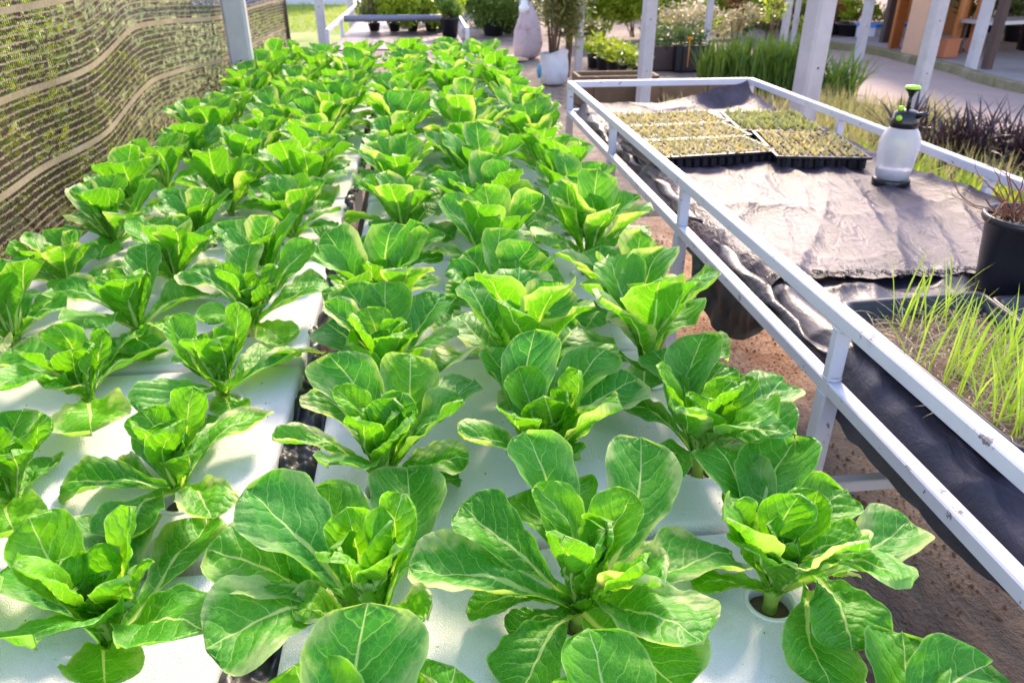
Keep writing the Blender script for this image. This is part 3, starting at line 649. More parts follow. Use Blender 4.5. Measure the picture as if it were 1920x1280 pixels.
roll('rolled_tarp_edge', XL + .048, 1.22, 1.98, .756, .019, 4, 'rolled dark tarp edge inside the left rail beside the frayed seam')
M['tarpdark'] = simple('dark_woven_tarp', (.028, .026, .042), .42, .4, 30, .8, .006, .4)
fl = crumple('tarp_flap', 0, .55, 0, .22, .0, .03, 60, 24, 5, M['blackplastic'], 14)
fl.rotation_euler = (R(-86), 0, R(90)); fl.location = (XL + .028, 1.48, .74)
for v in fl.data.vertices:
    t_ = v.co.x / .55; v.co.y *= .55 * (.25 + .95 * math.sin(min(1, t_ * 1.15) * math.pi) ** .8)
tag(fl, 'loose black tarp flap hanging below the left lower rail', 'tarp flap')

# ------------------------------------------------------------------ seedling trays
M['traypl'] = simple('black_tray_plastic', (.016, .016, .022), .35, .2, 50, .1)
M['traysoil'] = simple('tray_soil', (.42, .28, .17), .9, .75, 120, 1., .006, .2)
M['seedgreen'] = foliage_mat('seedling_green', (.22, .27, .07), (.58, .58, .24), .3, 20)
M['seeddry'] = foliage_mat('seedling_tan', (.42, .40, .12), (.80, .68, .38), .3, 30)
def seed_tray(cx, cy, w, d, rz, label, nx, ny, green, seed, nsd=4):
    t = empty('seedling_tray', (cx, cy, .790), rz); h = .045; mb = MB()
    # rim and cell walls
    for s in (-1, 1):
        mb.box((s * (w / 2 - .006), 0, h - .004), (.012, d, .008)); mb.box((0, s * (d / 2 - .006), h - .0045), (w - .025, .012, .008))
        mb.box((s * (w / 2 - .014), 0, h / 2 - .004), (.004, d - .03, h - .01)); mb.box((0, s * (d / 2 - .014), h / 2 - .004), (w - .034, .004, h - .01))
    for i in range(1, nx): mb.box((-w / 2 + .014 + (w - .028) * i / nx, 0, h - .010), (.0035, d - .036, .016))
    for j in range(1, ny): mb.box((0, -d / 2 + .014 + (d - .028) * j / ny, h - .011), (w - .036, .0035, .016))
    # tapered cell bottoms seen along the front
    for i in range(nx): mb.lathe([(.008, .0), (.013, h - .012)], 6, (-w / 2 + .014 + (w - .028) * (i + .5) / nx, -d / 2 + .004, 0))
    mb.build('tray_frame', M['traypl'], t)
    rs = random.Random(seed); sm = MB(); se = MB()
    for i in range(nx):
        for j in range(ny):
            x = -w / 2 + .014 + (w - .028) * (i + .5) / nx; y = -d / 2 + .014 + (d - .028) * (j + .5) / ny
            sm.disc((x, y, h - .011), (w - .03) / nx * .50, 7, rs.uniform(.003, .010))
            for q in range(nsd):
                a = rs.uniform(0, 6.28); se.leaf((x + rs.uniform(-.006, .006), y + rs.uniform(-.006, .006), h - .004), a, rs.uniform(.2, 1.1), rs.uniform(.012, .026) * (1.4 if green else 1.1), rs.uniform(.008, .014), rs)
    sm.build('soil_plugs', M['traysoil'], t)
    tag(se.build('seedlings', M['seedgreen'] if green else M['seeddry'], t), kind='stuff')
    return tag(t, label, 'seedling tray', 'seedling trays on the black tarp')
g_ = MB()
seed_tray(1.06, 2.79, .50, .27, R(6), 'nearest left seedling tray of small tan seedlings, closest to the bare tarp', 14, 8, False, 1)
seed_tray(1.075, 3.07, .50, .265, R(5.5), 'seedling tray in the middle of the left stack of three trays', 14, 8, False, 2)
seed_tray(1.09, 3.345, .50, .26, R(5), 'farthest left seedling tray near the far end of the table', 14, 8, False, 3)
seed_tray(1.490, 2.79, .345, .44, R(-11), 'right seedling tray ending next to the spray bottle', 8, 12, False, 4, 5)
seed_tray(1.530, 3.235, .36, .42, R(-9), 'bright green seedling tray at the far right of the tray group', 8, 12, True, 5, 7)

# ------------------------------------------------------------------ spray bottle
M['clearpl'] = (lambda t: t.done(t.bsdf((.86, .86, .90), .32, None, .5, Transmission_Weight=.62, IOR=1.25)))(NT('milky_plastic'))
M['blackgloss'] = simple('black_gloss_plastic', (.012, .012, .014), .25, .1, 30, .02)
M['lime'] = simple('lime_plastic', (.42, .78, .03), .35, .1, 30, .02)
bl = at(1668, 347, .79); sb = empty('spray_bottle', (bl.x, bl.y, .787), R(-60))
MB().lathe([(.0, .0), (.057, 0), (.060, .004), (.060, .026), (.057, .030), (.050, .031)], 36).build('base_cup', M['blackgloss'], sb)
MB().lathe([(.051, .029), (.055, .045), (.060, .09), (.064, .13), (.064, .148), (.060, .168), (.051, .186), (.042, .199), (.036, .206)], 36).build('bottle_body', M['clearpl'], sb)
hd = MB().lathe([(.038, .196), (.044, .200), (.044, .222), (.041, .228), (.039, .246), (.028, .253), (.016, .256), (.010, .258)], 28).build('pump_head', M['blackgloss'], sb)
MB().tube([(.03, 0, .238), (.068, 0, .252)], [.012, .006], 12).build('nozzle', M['blackgloss'], hd)
MB().tube([(.0, -.036, .232), (.0, -.047, .232)], [.009, .009], 14).build('lime_button', M['lime'], hd)
MB().tube([(-.012, -.02, .252), (-.012, -.02, .266)], [.010, .009], 12).build('valve_cap', M['lime'], hd)
pr = MB().tube([(0, 0, .25), (0, 0, .305)], .0065, 12).lathe([(.006, .295), (.012, .308), (.022, .318), (.024, .322)], 24).build('pump_rod', M['blackgloss'], sb)
MB().lathe([(.024, .321), (.0245, .326), (.021, .330), (.0, .331)], 24).build('pump_knob', M['lime'], pr)
MB().lathe([(0, .036), (.049, .036), (.053, .05), (.0545, .062), (.0, .062)], 28).build('water', simple('murky_water', (.62, .58, .60), .2, .1, 10, .02), sb)
tag(sb, 'milky white pressure spray bottle with black pump and lime green knob', 'spray bottle')

# ------------------------------------------------------------------ grass tray, second tray, black pot
M['huskmix'] = simple('husk_soil', (.20, .13, .095), .9, .85, 140, 1., .006, .2)
M['husk'] = simple('rice_husk', (.48, .36, .24), .7, .4, 200, .2)
M['grass_y'] = foliage_mat('tray_grass', (.26, .50, .03), (.55, .72, .08), .45, 30, .4)
M['grass_d'] = foliage_mat('dry_tray_grass', (.42, .40, .20), (.62, .60, .34), .35, 30, .5)
def quad_tray(name, c, z0, z1, label, inset=.016, seed=1, grass=True):
    """c: four rim corners (x,y) counter clockwise"""
    ctr = Vector((sum(p[0] for p in c) / 4, sum(p[1] for p in c) / 4, 0)); t = empty(name, (ctr.x, ctr.y, z0))
    P_ = [Vector((p[0], p[1], 0)) - ctr for p in c]
    def ring(k, off, z): return [(p * k + p.normalized() * off) + Vector((0, 0, z)) for p in P_]
    def rr(off, z, m=5, rad=.02):
        out = []
        q = [p + p.normalized() * off for p in P_]
        for i in range(4):
            a, b, d = q[i - 1], q[i], q[(i + 1) % 4]; u1 = (a - b).normalized(); u2 = (d - b).normalized()
            for k in range(m + 1):
                s = k / m; out.append(b + u1 * rad * (1 - s) ** 2 + u2 * rad * s ** 2 + Vector((0, 0, z)))
        return out
    H = z1 - z0
    prof = [(-.040, .002), (-.020, H - .012), (-.002, H - .008), (.004, H - .004), (.002, H), (-.010, H), (-.018, H - .006), (-.024, H - .03), (-.034, .012)]
    vs = []; fs = []
    for off, z in prof: vs += rr(off, z)
    n = 24
    for i in range(len(prof) - 1):
        for k in range(n): fs.append((i * n + k, i * n + (k + 1) % n, (i + 1) * n + (k + 1) % n, (i + 1) * n + k))
    fs.append(tuple(range((len(prof) - 1) * n, len(prof) * n)))
    MB().add(vs, fs, True).build('tray_body', M['traypl'], t)
    rs = random.Random(seed); sl = MB(); zs = H - .036; N = 26; vs = []; fs = []
    q = [p - p.normalized() * .022 for p in P_]
    def bil(a, b): return q[0] * (1 - a) * (1 - b) + q[1] * a * (1 - b) + q[2] * a * b + q[3] * (1 - a) * b
    for i in range(N + 1):
        for j in range(N + 1): vs.append(bil(i / N, j / N) + Vector((0, 0, zs + rs.uniform(-.004, .004) + .004 * math.sin(i * .5) * math.sin(j * .4))))
    for i in range(N):
        for j in range(N): fs.append((i * (N + 1) + j, (i + 1) * (N + 1) + j, (i + 1) * (N + 1) + j + 1, i * (N + 1) + j + 1))
    sl.add(vs, fs, True).build('soil', M['huskmix'], t)
    hk = MB()
    for i in range(1500):
        p = bil(rs.random(), rs.random()) + Vector((0, 0, zs + .005)); hk.leaf(p, rs.uniform(0, 6.28), rs.uniform(-.2, .5), rs.uniform(.006, .012), rs.uniform(.002, .0035), rs)
    tag(hk.build('husks', M['husk'], t), kind='stuff')
    if grass:
        for nm, mt, cnt, Lr, wd in (('grass_blades', M['grass_y'], 150, (.09, .19), .0042), ('dry_grass_blades', M['grass_d'], 260, (.05, .12), .0022)):
            g = MB(); cl = [(rs.random(), rs.random()) for _ in range(14)]
            for i in range(cnt):
                if nm == 'grass_blades':
                    a, b = cl[i % 14]; a += rs.gauss(0, .05); b += rs.gauss(0, .06)
                else: a, b = rs.random(), rs.random()
                a = min(.97, max(.03, a)); b = min(.97, max(.03, b))
                g.blade(bil(a, b) + Vector((0, 0, zs - .004)), rs.gauss(.5, .9) if nm == 'grass_blades' else rs.uniform(0, 6.28), rs.uniform(*Lr), wd, R(abs(rs.gauss(0, 14)) + (4 if nm == 'grass_blades' else 40)), R(rs.uniform(5, 40) if nm == 'grass_blades' else rs.uniform(10, 80)), 6)
            g.build(nm, mt, t)['kind'] = 'stuff'
    return tag(t, label, 'tray')
quad_tray('grass_tray', [(.852, .800), (1.125, .865), (1.183, 1.350), (.850, 1.335)], .772, .848, 'black tray of dark husky soil with thin bright grass blades', seed=3)
quad_tray('soil_tray', [(1.150, .95), (1.50, .95), (1.52, 1.36), (1.205, 1.345)], .772, .835, 'black tray behind the grass tray, cut by the right picture edge', seed=5, grass=False)
pc = (1.385, 1.50)
pt = empty('plant_pot', (pc[0], pc[1], .775), 0); pt.scale = (.93, .93, .90)
MB().lathe([(.0, .0), (.078, .0), (.082, .01), (.092, .10), (.100, .178), (.108, .186), (.112, .193), (.112, .205), (.108, .208), (.101, .205), (.098, .185)], 44).build('pot_body', M['traypl'], pt)
MB().lathe([(.0, .186), (.05, .189), (.099, .182)], 40).build('soil', M['huskmix'], pt)
M['drystem'] = simple('dry_brown_stem', (.22, .09, .045), .7, .4, 60, .3)
ds = MB(); rs = random.Random(9)
for i in range(26):
    a = rs.uniform(0, 6.28); r0 = rs.uniform(0, .03); p = Vector((-.035 + r0 * math.cos(a), .02 + r0 * math.sin(a), .186)); pts = [p.copy()]; dr = Vector((rs.gauss(.1, .45), rs.gauss(0, .45), 1)).normalized()
    for k in range(9): dr = (dr + Vector((rs.gauss(0, .25), rs.gauss(0, .25), rs.gauss(-.05, .2)))).normalized(); p = p + dr * rs.uniform(.015, .035); pts.append(p.copy())
    ds.tube(pts, [.0026, .0024, .0022, .002, .0018, .0016, .0013, .001, .0008, .0005], 5)
ds.build('dried_plant', M['drystem'], pt)
hk = MB()
for i in range(260):
    a = rs.uniform(0, 6.28); r0 = .095 * math.sqrt(rs.random()); hk.leaf((r0 * math.cos(a), r0 * math.sin(a), .190), rs.uniform(0, 6.28), rs.uniform(0, .9), rs.uniform(.006, .016), .005, rs)
tag(hk.build('dry_leaf_litter', M['husk'], pt), kind='stuff')
tag(pt, 'black plant pot with a dried brown plant at the right picture edge', 'plant pot')

# ================================================================== ground
def ground_mat():
    t = NT('ground'); p = t.geo(); sp = t.n('ShaderNodeSeparateXYZ'); t.lk(p, sp.inputs[0]); X, Y = sp.outputs[0], sp.outputs[1]
    n = t.noise(p, 1.1, 6, .62); n2 = t.noise(p, 9, 6, .65); n3 = t.noise(p, 70, 4, .7)
    orange = t.mix(t.sstep(n2, .35, .7), (.42, .20, .10, 1), (.64, .40, .25, 1))
    strk = t.noise(t.scale(p, (5, 1.2, 1)), 2.2, 5, .65, .6)
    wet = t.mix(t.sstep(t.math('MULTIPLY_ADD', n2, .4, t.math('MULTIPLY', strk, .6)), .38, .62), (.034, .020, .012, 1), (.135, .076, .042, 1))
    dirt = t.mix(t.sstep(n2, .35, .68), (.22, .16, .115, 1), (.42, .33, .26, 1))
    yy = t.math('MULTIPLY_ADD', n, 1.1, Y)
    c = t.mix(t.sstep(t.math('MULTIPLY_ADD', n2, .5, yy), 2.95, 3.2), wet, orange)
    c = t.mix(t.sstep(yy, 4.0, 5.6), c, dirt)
    far = t.mix(t.sstep(n, .4, .65), (.27, .21, .18, 1), (.42, .34, .30, 1))
    c = t.mix(t.sstep(yy, 11.5, 13.5), c, far)
    st = t.sstep(t.vor(p, 48), .34, .22); c = t.mix(t.math('MULTIPLY', st, t.sstep(t.noise(p, 5, 4, .6), .42, .56)), c, (.085, .040, .022, 1))
    c = t.mix(t.sstep(n3, .5, .7, 0, .5), c, (.50, .33, .22, 1)) if False else t.mix(t.sstep(n3, .55, .35, 0, .55), c, (.04, .025, .015, 1))
    rough = t.sstep(yy, 2.7, 3.0, .38, .85)
    h = t.math('ADD', t.math('ADD', n2, strk), t.math('MULTIPLY', n3, .6))
    return t.done(t.bsdf(c, rough, t.bump(h, .9, .022), .4))
M['ground'] = ground_mat()
nx, ny = 60, 60
xs = np.concatenate([np.linspace(-160, -8, 14), np.linspace(-7, 14, 80), np.linspace(16, 160, 14)]); yv = np.concatenate([np.linspace(-30, -1, 6), np.linspace(-.5, 26, 110), np.linspace(28, 300, 14)])
gx, gy = np.meshgrid(xs, yv, indexing='ij'); gz = (.012 * np.sin(3.1 * gx + 1.7 * gy) * np.sin(2.3 * gy - gx) + .006 * np.sin(9 * gx + 5 * gy)) * ((gx > .4) & (gx < 6) & (gy < 11))
V = np.stack([gx, gy, gz - .02], -1).reshape(-1, 3); i = np.arange(len(xs) - 1)[:, None] * len(yv) + np.arange(len(yv) - 1)[None, :]
me = np_mesh('ground', V, np.stack([i, i + len(yv), i + len(yv) + 1, i + 1], -1).reshape(-1, 4)); me.materials.append(M['ground'])
go = link(bpy.data.objects.new('ground', me)); tag(go, 'brown dirt ground, wet and dark near the camera', 'ground', kind='structure')
def sheet(name, pts, z, mat, label, cat):
    me = bpy.data.meshes.new(name); me.from_pydata([(p[0], p[1], z) for p in pts], [], [tuple(range(len(pts)))]); me.materials.append(mat)
    o = link(bpy.data.objects.new(name, me)); return tag(o, label, cat, kind='structure')
M['concrete'] = simple('pale_concrete', (.42, .32, .28), .8, .35, 14, .4, .01, .3, 0, (.32, .27, .25), 1.2, .8)
M['slab'] = simple('floor_concrete', (.36, .33, .33), .7, .35, 10, .3, .01, .3, 0, (.24, .21, .2), 1.4, .7)
M['lawn'] = (lambda t: t.done(t.bsdf(t.mix(t.sstep(t.noise(t.geo(), .6, 6, .65), .35, .7), (.16, .26, .05, 1), (.42, .42, .16, 1)), .9, None, .2)))(NT('lawn'))
kb = [(4.6, 15.2), (5.6, 14.2), (6.9, 13.2), (7.35, 12.2), (7.15, 11.0), (6.95, 10.0), (7.0, 9.2), (7.3, 8.2), (7.8, 7.2), (8.6, 5.8), (10, 4)]
kb = [tuple(at(*q, 0))[:2] for q in ((1490, 82), (1560, 92), (1620, 98), (1668, 108), (1712, 120), (1755, 128), (1800, 140), (1830, 152), (1870, 163), (1925, 175), (2040, 196), (2250, 240))]
path_pts = [tuple(at(*q, 0))[:2] for q in ((1390, 62), (1470, 100), (1530, 140), (1575, 190), (1660, 210), (1760, 215), (1880, 262), (2050, 330), (2400, 420))] + [tuple(at(2300, 250, 0))[:2]] + kb[::-1]
sheet('path', path_pts, -.004, M['concrete'], 'curving pale concrete path with patches of sunlight', 'path')
slab = MB(); vs = [(x, y, .07) for x, y in kb] + [(x + 14, y + 3, .07) for x, y in kb[::-1]]; slab.add(vs, [tuple(range(len(vs)))[::-1]])
vs2 = [(x, y, z) for x, y in kb for z in (-.03, .07)]; slab.add(vs2, [(2 * k, 2 * k + 2, 2 * k + 3, 2 * k + 1) for k in range(len(kb) - 1)])
tag(slab.build('floor_slab', M['slab']), 'raised concrete floor slab behind the kerb', 'floor', kind='structure')
M['kerb'] = simple('mossy_kerb', (.20, .18, .09), .85, .5, 20, .5, .01, .3, 0, (.34, .30, .24), 2, .8)
km = MB()
for k in range(len(kb) - 1): 
    a, b = Vector((*kb[k], .035)), Vector((*kb[k + 1], .035)); d = (b - a).normalized() * .001; km.bar(a + d, b - d, .13, .15)
tag(km.build('kerb', M['kerb']), 'mossy low kerb along the curving path', 'kerb', kind='structure')
lawn_pts = [(-60, 3), (-1.9, 3), (-1.7, 9), (-1.9, 14), (-.5, 19), (2, 24), (0, 60), (-60, 60)]
sheet('lawn', lawn_pts, -.006, M['lawn'], 'sunlit lawn beyond the netting', 'lawn')

cl_ = MB(); rs = random.Random(77)
for k in range(2600):
    x, y = rs.uniform(.9, 1.8), rs.uniform(.9, 4.2); r = rs.uniform(.002, .007); z = -.02 + .012 * math.sin(3.1 * x + 1.7 * y) * math.sin(2.3 * y - x) + .006 * math.sin(9 * x + 5 * y)
    q = [(x + r * rs.uniform(.6, 1.3) * math.cos(a), y + r * rs.uniform(.6, 1.3) * math.sin(a), z) for a in (0, 1.26, 2.5, 3.77, 5.0)]; cl_.add(q + [(x, y, z + r * 1.1)], [(i, (i + 1) % 5, 5) for i in range(5)])
tag(cl_.build('soil_crumbs', simple('soil_crumb', (.13, .065, .035), .8, .7, 60, .5)), 'dark soil crumbs and pebbles scattered on the dirt between bed and table', 'pebbles', kind='stuff')
# ------------------------------------------------------------------ concrete posts
M['post'] = simple('concrete_post', (.47, .45, .47), .85, .3, 24, .5, .004, .25, 0, (.30, .28, .27), 3, .7)
M['postdark'] = simple('dark_brown_post', (.075, .045, .038), .7, .4, 20, .3)
def post(px, py, w, label, dep=None, mat='post', h=3.4, rz=.0, taper=True):
    w = w * .76
    if dep is None: b = at(px, py, 0)
    else:
        r = ray(px, py); b = CAM + r * (dep / FPX)
    mb = MB(); k = .12 * w
    prof = [(-w / 2 + k, -w / 2), (w / 2 - k, -w / 2), (w / 2, -w / 2 + k), (w / 2, w / 2 - k), (w / 2 - k, w / 2), (-w / 2 + k, w / 2), (-w / 2, w / 2 - k), (-w / 2, -w / 2 + k)]
    vs = [(x, y, z) for z in (-.05, h) for x, y in prof]; mb.add(vs, [(i, (i + 1) % 8, 8 + (i + 1) % 8, 8 + i) for i in range(8)] + [tuple(range(8))[::-1], tuple(range(8, 16))])
    rs = random.Random(int(px)); 
    o = mb.build('concrete_post' if mat == 'post' else 'wooden_post', M[mat]); o.location = (b.x, b.y, 0); o.rotation_euler = (0, 0, rz)
    for z in (.5, .95, 1.4, 1.85):      # form holes
        MB().tube([(0.0, -w / 2 - .001, z), (0, -w / 2 + .003, z)], .007, 8).build('bolt_hole', M['postdark'], o)
    return tag(o, label, 'post', 'posts of the shade structure')
post(452, 100, .165, 'grey concrete post in front of the netting at the left bed edge', dep=4.25, rz=.1)
post(606, 78, .13, 'grey post beyond the netting end left of the far bench', dep=8.6)
post(660, 40, .13, 'pale distant post behind the left rail of the far bench', dep=13.5)
post(978, 72, .13, 'slim post between the round shrubs and the upright sack')
post(1083, 150, .13, 'grey post right of the bagged shrub')
post(1205, 188, .155, 'concrete post with bolt holes just behind the far table rail', dep=7.2)
post(1327, 55, .12, 'thin weathered post between the yellow-green shrubs and the reeds', dep=11.5)
post(1470, 66, .13, 'one of two close posts behind the reeds, the left one', dep=11.6)
post(1489, 60, .10, 'one of two close posts behind the reeds, the darker right one', dep=12.5)
post(1500, 237, .155, 'thick pale concrete post right of the table, reeds beside it', dep=4.15, rz=.25)
post(1612, 96, .16, 'weathered post standing by the kerb left of the dark post', dep=11.5)
post(1655, 88, .17, 'dark brown post beside the weathered post at the kerb', mat='postdark')
post(1724, 165, .155, 'pale concrete post in front of the plywood booth', dep=7.0)
post(1816, 142, .16, 'pale concrete post right of the terracotta box')
post(1846, 140, .15, 'black post at the floor edge near the right corner', mat='postdark')
post(1880, 90, .15, 'far grey post among the benches at upper right', dep=15)

# ------------------------------------------------------------------ netting
def net_mat():
    t = NT('shade_net'); uv = t.n('ShaderNodeUVMap', uv_map='UVMap').outputs[0]; s = t.n('ShaderNodeSeparateXYZ'); t.lk(uv, s.inputs[0]); U, Vv = s.outputs[0], s.outputs[1]
    wob = t.noise(uv, 3, 2); fine = t.noise(t.scale(uv, (1, .35, 1)), 150, 2, .6); rows = t.math('ADD', t.math('MULTIPLY_ADD', wob, .25, t.math('DIVIDE', Vv, .0215)), t.math('MULTIPLY', t.math('SUBTRACT', fine, .5), .9)); fr = t.math('FRACT', rows)
    line = t.math('SUBTRACT', 1., t.sstep(t.math('ABSOLUTE', t.math('SUBTRACT', fr, .5)), .08, .16))
    bandf = t.math('FRACT', t.math('DIVIDE', t.math('ADD', Vv, .035), .215)); band = t.math('SUBTRACT', 1., t.sstep(t.math('ABSOLUTE', t.math('SUBTRACT', bandf, .5)), .040, .050))
    line = t.math('MAXIMUM', t.math('MULTIPLY', line, t.sstep(t.noise(t.scale(uv, (1, .5, 1)), 60, 3, .7), .36, .46)), band)
    jit = t.n('ShaderNodeTexWhiteNoise', noise_dimensions='1D'); t.lk(t.math('FLOOR', rows), jit.inputs['W'])
    th = t.math('FRACT', t.math('ADD', t.math('DIVIDE', U, .0095), t.math('ADD', t.math('MULTIPLY', fr, .8), jit.outputs[0])))
    cell = t.n('ShaderNodeTexWhiteNoise', noise_dimensions='2D'); cv = t.n('ShaderNodeCombineXYZ'); t.lk(t.math('FLOOR', t.math('DIVIDE', U, .022)), cv.inputs[0]); t.lk(t.math('FLOOR', rows), cv.inputs[1]); t.lk(cv.outputs[0], cell.inputs['Vector'])
    cl = t.noise(t.scale(uv, (1, 2.5, 1)), 16, 3, .6)
    occ = t.math('ADD', t.math('MULTIPLY', cell.outputs[0], .55), t.math('MULTIPLY_ADD', cl, 2.2, -.66))
    thread = t.math('LESS_THAN', th, occ)
    alpha = t.math('MAXIMUM', line, thread)
    c = t.mix(line, t.mix(cell.outputs[0], (.016, .009, .008, 1), (.045, .028, .018, 1)), t.mix(t.math('MULTIPLY_ADD', fine, .8, t.math('MULTIPLY_ADD', t.noise(uv, 5, 4, .6), 1., -.4)), (.16, .12, .05, 1), (.62, .47, .32, 1)))
    b = t.bsdf(c, .6, None, .3); tl = t.n('ShaderNodeBsdfTranslucent'); t.lk(c, tl.inputs[0])
    m1 = t.n('ShaderNodeMixShader'); m1.inputs[0].default_value = .35; t.lk(b, m1.inputs[1]); t.lk(tl.outputs[0], m1.inputs[2])
    tr = t.n('ShaderNodeBsdfTransparent'); m2 = t.n('ShaderNodeMixShader'); t.lk(alpha, m2.inputs[0]); t.lk(tr.outputs[0], m2.inputs[1]); t.lk(m1.outputs[0], m2.inputs[2])
    return t.done(m2.outputs[0])
M['net'] = net_mat()
ny, nz = 420, 90
yy, zz = np.meshgrid(np.linspace(.4, 7.05, ny), np.linspace(.52, 2.6, nz), indexing='ij')
fold = .012 * np.sin(yy * 4.2 + 1.5 * zz) + .005 * np.sin(yy * 11 + 3 * zz + 1) + .02 * np.exp(-((yy - 2.75) / .25) ** 2)
fade = np.clip((2.6 - zz) / 1.2, .2, 1)
V = np.stack([-1.13 - .03 * np.abs(fold) * 3 + fold * fade, yy, zz], -1).reshape(-1, 3)
wave = .034 * np.tanh((yy - 3.05) / .22) - .034 * np.tanh((yy - 4.6) / .9) + .010 * np.sin(yy * 2.3 + .4)
uvn = np.stack([yy * 1.0 + .02 * np.sin(zz * 8), zz - wave * fade * 1.2], -1).reshape(-1, 2)
i = np.arange(ny - 1)[:, None] * nz + np.arange(nz - 1)[None, :]
me = np_mesh('netting', V, np.stack([i, i + nz, i + nz + 1, i + 1], -1).reshape(-1, 4), uvn); me.materials.append(M['net'])
nt_ = empty('shade_netting', (0, 0, 0)); link(bpy.data.objects.new('net_sheet', me), nt_)
MB().tube([(-1.13, 7.05, .5), (-1.135, 7.06, 1.2), (-1.13, 7.05, 2.6)], .018, 8).build('hem', M['postdark'], nt_)
tag(nt_, 'sagging brown shade netting hung along the left bed', 'netting')

# ================================================================== vegetation
M['veg_y'] = foliage_mat('yellow_green_foliage', (.16, .34, .02), (.50, .56, .05), .4, 8)
M['veg_m'] = foliage_mat('mid_green_foliage', (.07, .17, .025), (.24, .36, .07), .3, 8)
M['reed'] = foliage_mat('reed_green', (.035, .10, .015), (.16, .26, .04), .22, 5)
M['veg_d'] = foliage_mat('dark_green_foliage', (.035, .085, .02), (.13, .19, .05), .25, 8)
M['veg_o'] = foliage_mat('olive_foliage', (.10, .13, .035), (.30, .30, .10), .3, 8)
M['veg_r'] = foliage_mat('reddish_foliage', (.30, .20, .05), (.62, .26, .12), .35, 7)
M['veg_p'] = foliage_mat('dark_purple_foliage', (.020, .010, .020), (.085, .050, .065), .15, 12, .35)
M['veg_pale'] = foliage_mat('pale_flowering_foliage', (.22, .28, .10), (.55, .44, .30), .35, 14)
M['dry'] = foliage_mat('dry_grass', (.26, .26, .08), (.58, .50, .26), .35, 6)
M['bark'] = simple('bark', (.16, .10, .07), .85, .5, 40, .7, .006, .2)
M['terra'] = simple('terracotta', (.42, .15, .07), .8, .3, 20, .3)
def shrub(name, loc, rx, ry, rz_, zc, n, ls, mat, label, cat='shrub', group=None, stems=5, pot=None, seed=0, upright=0.):
    rs = random.Random(seed + 17); t = empty(name, loc); fo = MB()
    lob = [(rs.uniform(-.6, .6), rs.uniform(-.6, .6), rs.uniform(-.5, .7), rs.uniform(.3, .6)) for _ in range(9)]
    for k in range(n):
        lx, ly, lz, lr = rs.choice(lob)
        d = Vector((rs.gauss(0, 1), rs.gauss(0, 1), rs.gauss(0, 1))).normalized() * lr * rs.random() ** .4
        p = Vector(((lx + d.x) * rx, (ly + d.y) * ry, zc + (lz + d.z) * rz_))
        if p.z < .02: continue
        fo.leaf(p, rs.uniform(0, 6.28), rs.uniform(-.5, 1.0) + upright, ls * rs.uniform(.6, 1.4), ls * rs.uniform(.3, .5), rs)
    fo.build('foliage', mat, t)
    st = MB()
    for k in range(stems):
        a = rs.uniform(0, 6.28); e = rs.uniform(.2, .8); st.tube([(rs.uniform(-.03, .03), rs.uniform(-.03, .03), .02 if not pot else pot[1] * .8), (math.cos(a) * rx * e * .4, math.sin(a) * ry * e * .4, zc * .7), (math.cos(a) * rx * e * .8, math.sin(a) * ry * e * .8, zc + rz_ * .5)], [.014, .009, .004], 6)
    st.build('stem', M['bark'], t)
    if pot:
        r, h = pot[:2]; MB().lathe([(0, 0), (r * .75, 0), (r * .95, h * .9), (r * 1.03, h * .92), (r * 1.03, h), (r * .93, h), (r * .9, h * .85), (0, h * .86)], 20).build('pot', pot[2] if len(pot) > 2 else M['traypl'], t)
    return tag(t, label, cat, group)
def clump(name, loc, n, L, w, lean, bend, spread, mat, label, cat='plant', group=None, seed=0, kind=None, base=None, az=None):
    rs = random.Random(seed + 5); g = MB()
    for k in range(n):
        a = rs.uniform(0, 6.28); r = spread * math.sqrt(rs.random()); el = (1, 1) if base is None else base
        g.blade((r * math.cos(a) * el[0], r * math.sin(a) * el[1], 0), rs.uniform(0, 6.28) if az is None else rs.gauss(az, .8), L * rs.uniform(.6, 1.15), w * rs.uniform(.7, 1.2), R(abs(rs.gauss(0, lean))), R(rs.uniform(.2, 1) * bend), 6)
    o = g.build(name, mat); o.location = loc; return tag(o, label, cat, group, kind)
G = at
# reeds right of table
for i, (px, py, n, L, lab) in enumerate([(1350, 165, 260, .85, 'tall green reed clump left end of the reed bank'), (1415, 172, 300, .95, 'tall green reed clump in the middle of the reed bank'), (1478, 176, 280, .95, 'tall green reed clump left of the thick pale post'), (1552, 186, 170, .85, 'arching strap leaved clump right of the thick pale post')]):
    b = G(px, py, 0); clump('reed_clump', (b.x, b.y, 0), n, L * .66, .030, 9 if i < 3 else 20, 40 if i < 3 else 55, .30, M['reed'], lab, 'reeds', 'tall reeds beyond the table', seed=i)
# dry grass and ground cover
def ground_grass(name, quad, n, L, w, mat, label, seed, lean=22, bend=40):
    rs = random.Random(seed); g = MB(); q = [Vector((*tuple(G(*p, 0))[:2], 0)) for p in quad]
    for k in range(n):
        a, b = rs.random(), rs.random(); p = q[0] * (1 - a) * (1 - b) + q[1] * a * (1 - b) + q[2] * a * b + q[3] * (1 - a) * b
        g.blade(p, rs.uniform(0, 6.28), L * rs.uniform(.5, 1.3), w * rs.uniform(.6, 1.3), R(abs(rs.gauss(0, lean))), R(rs.uniform(.2, 1) * bend), 4)
    return tag(g.build(name, mat), label, 'grass', kind='stuff')
ground_grass('dry_grass', [(1230, 300), (1500, 330), (1480, 190), (1240, 200)], 1500, .20, .010, M['dry'], 'dry straw coloured grass beyond the far table rail', 1)
ground_grass('dry_grass', [(1500, 330), (1960, 420), (1760, 225), (1500, 195)], 2600, .26, .009, M['dry'], 'dry grass strip between the table and the concrete path', 2)
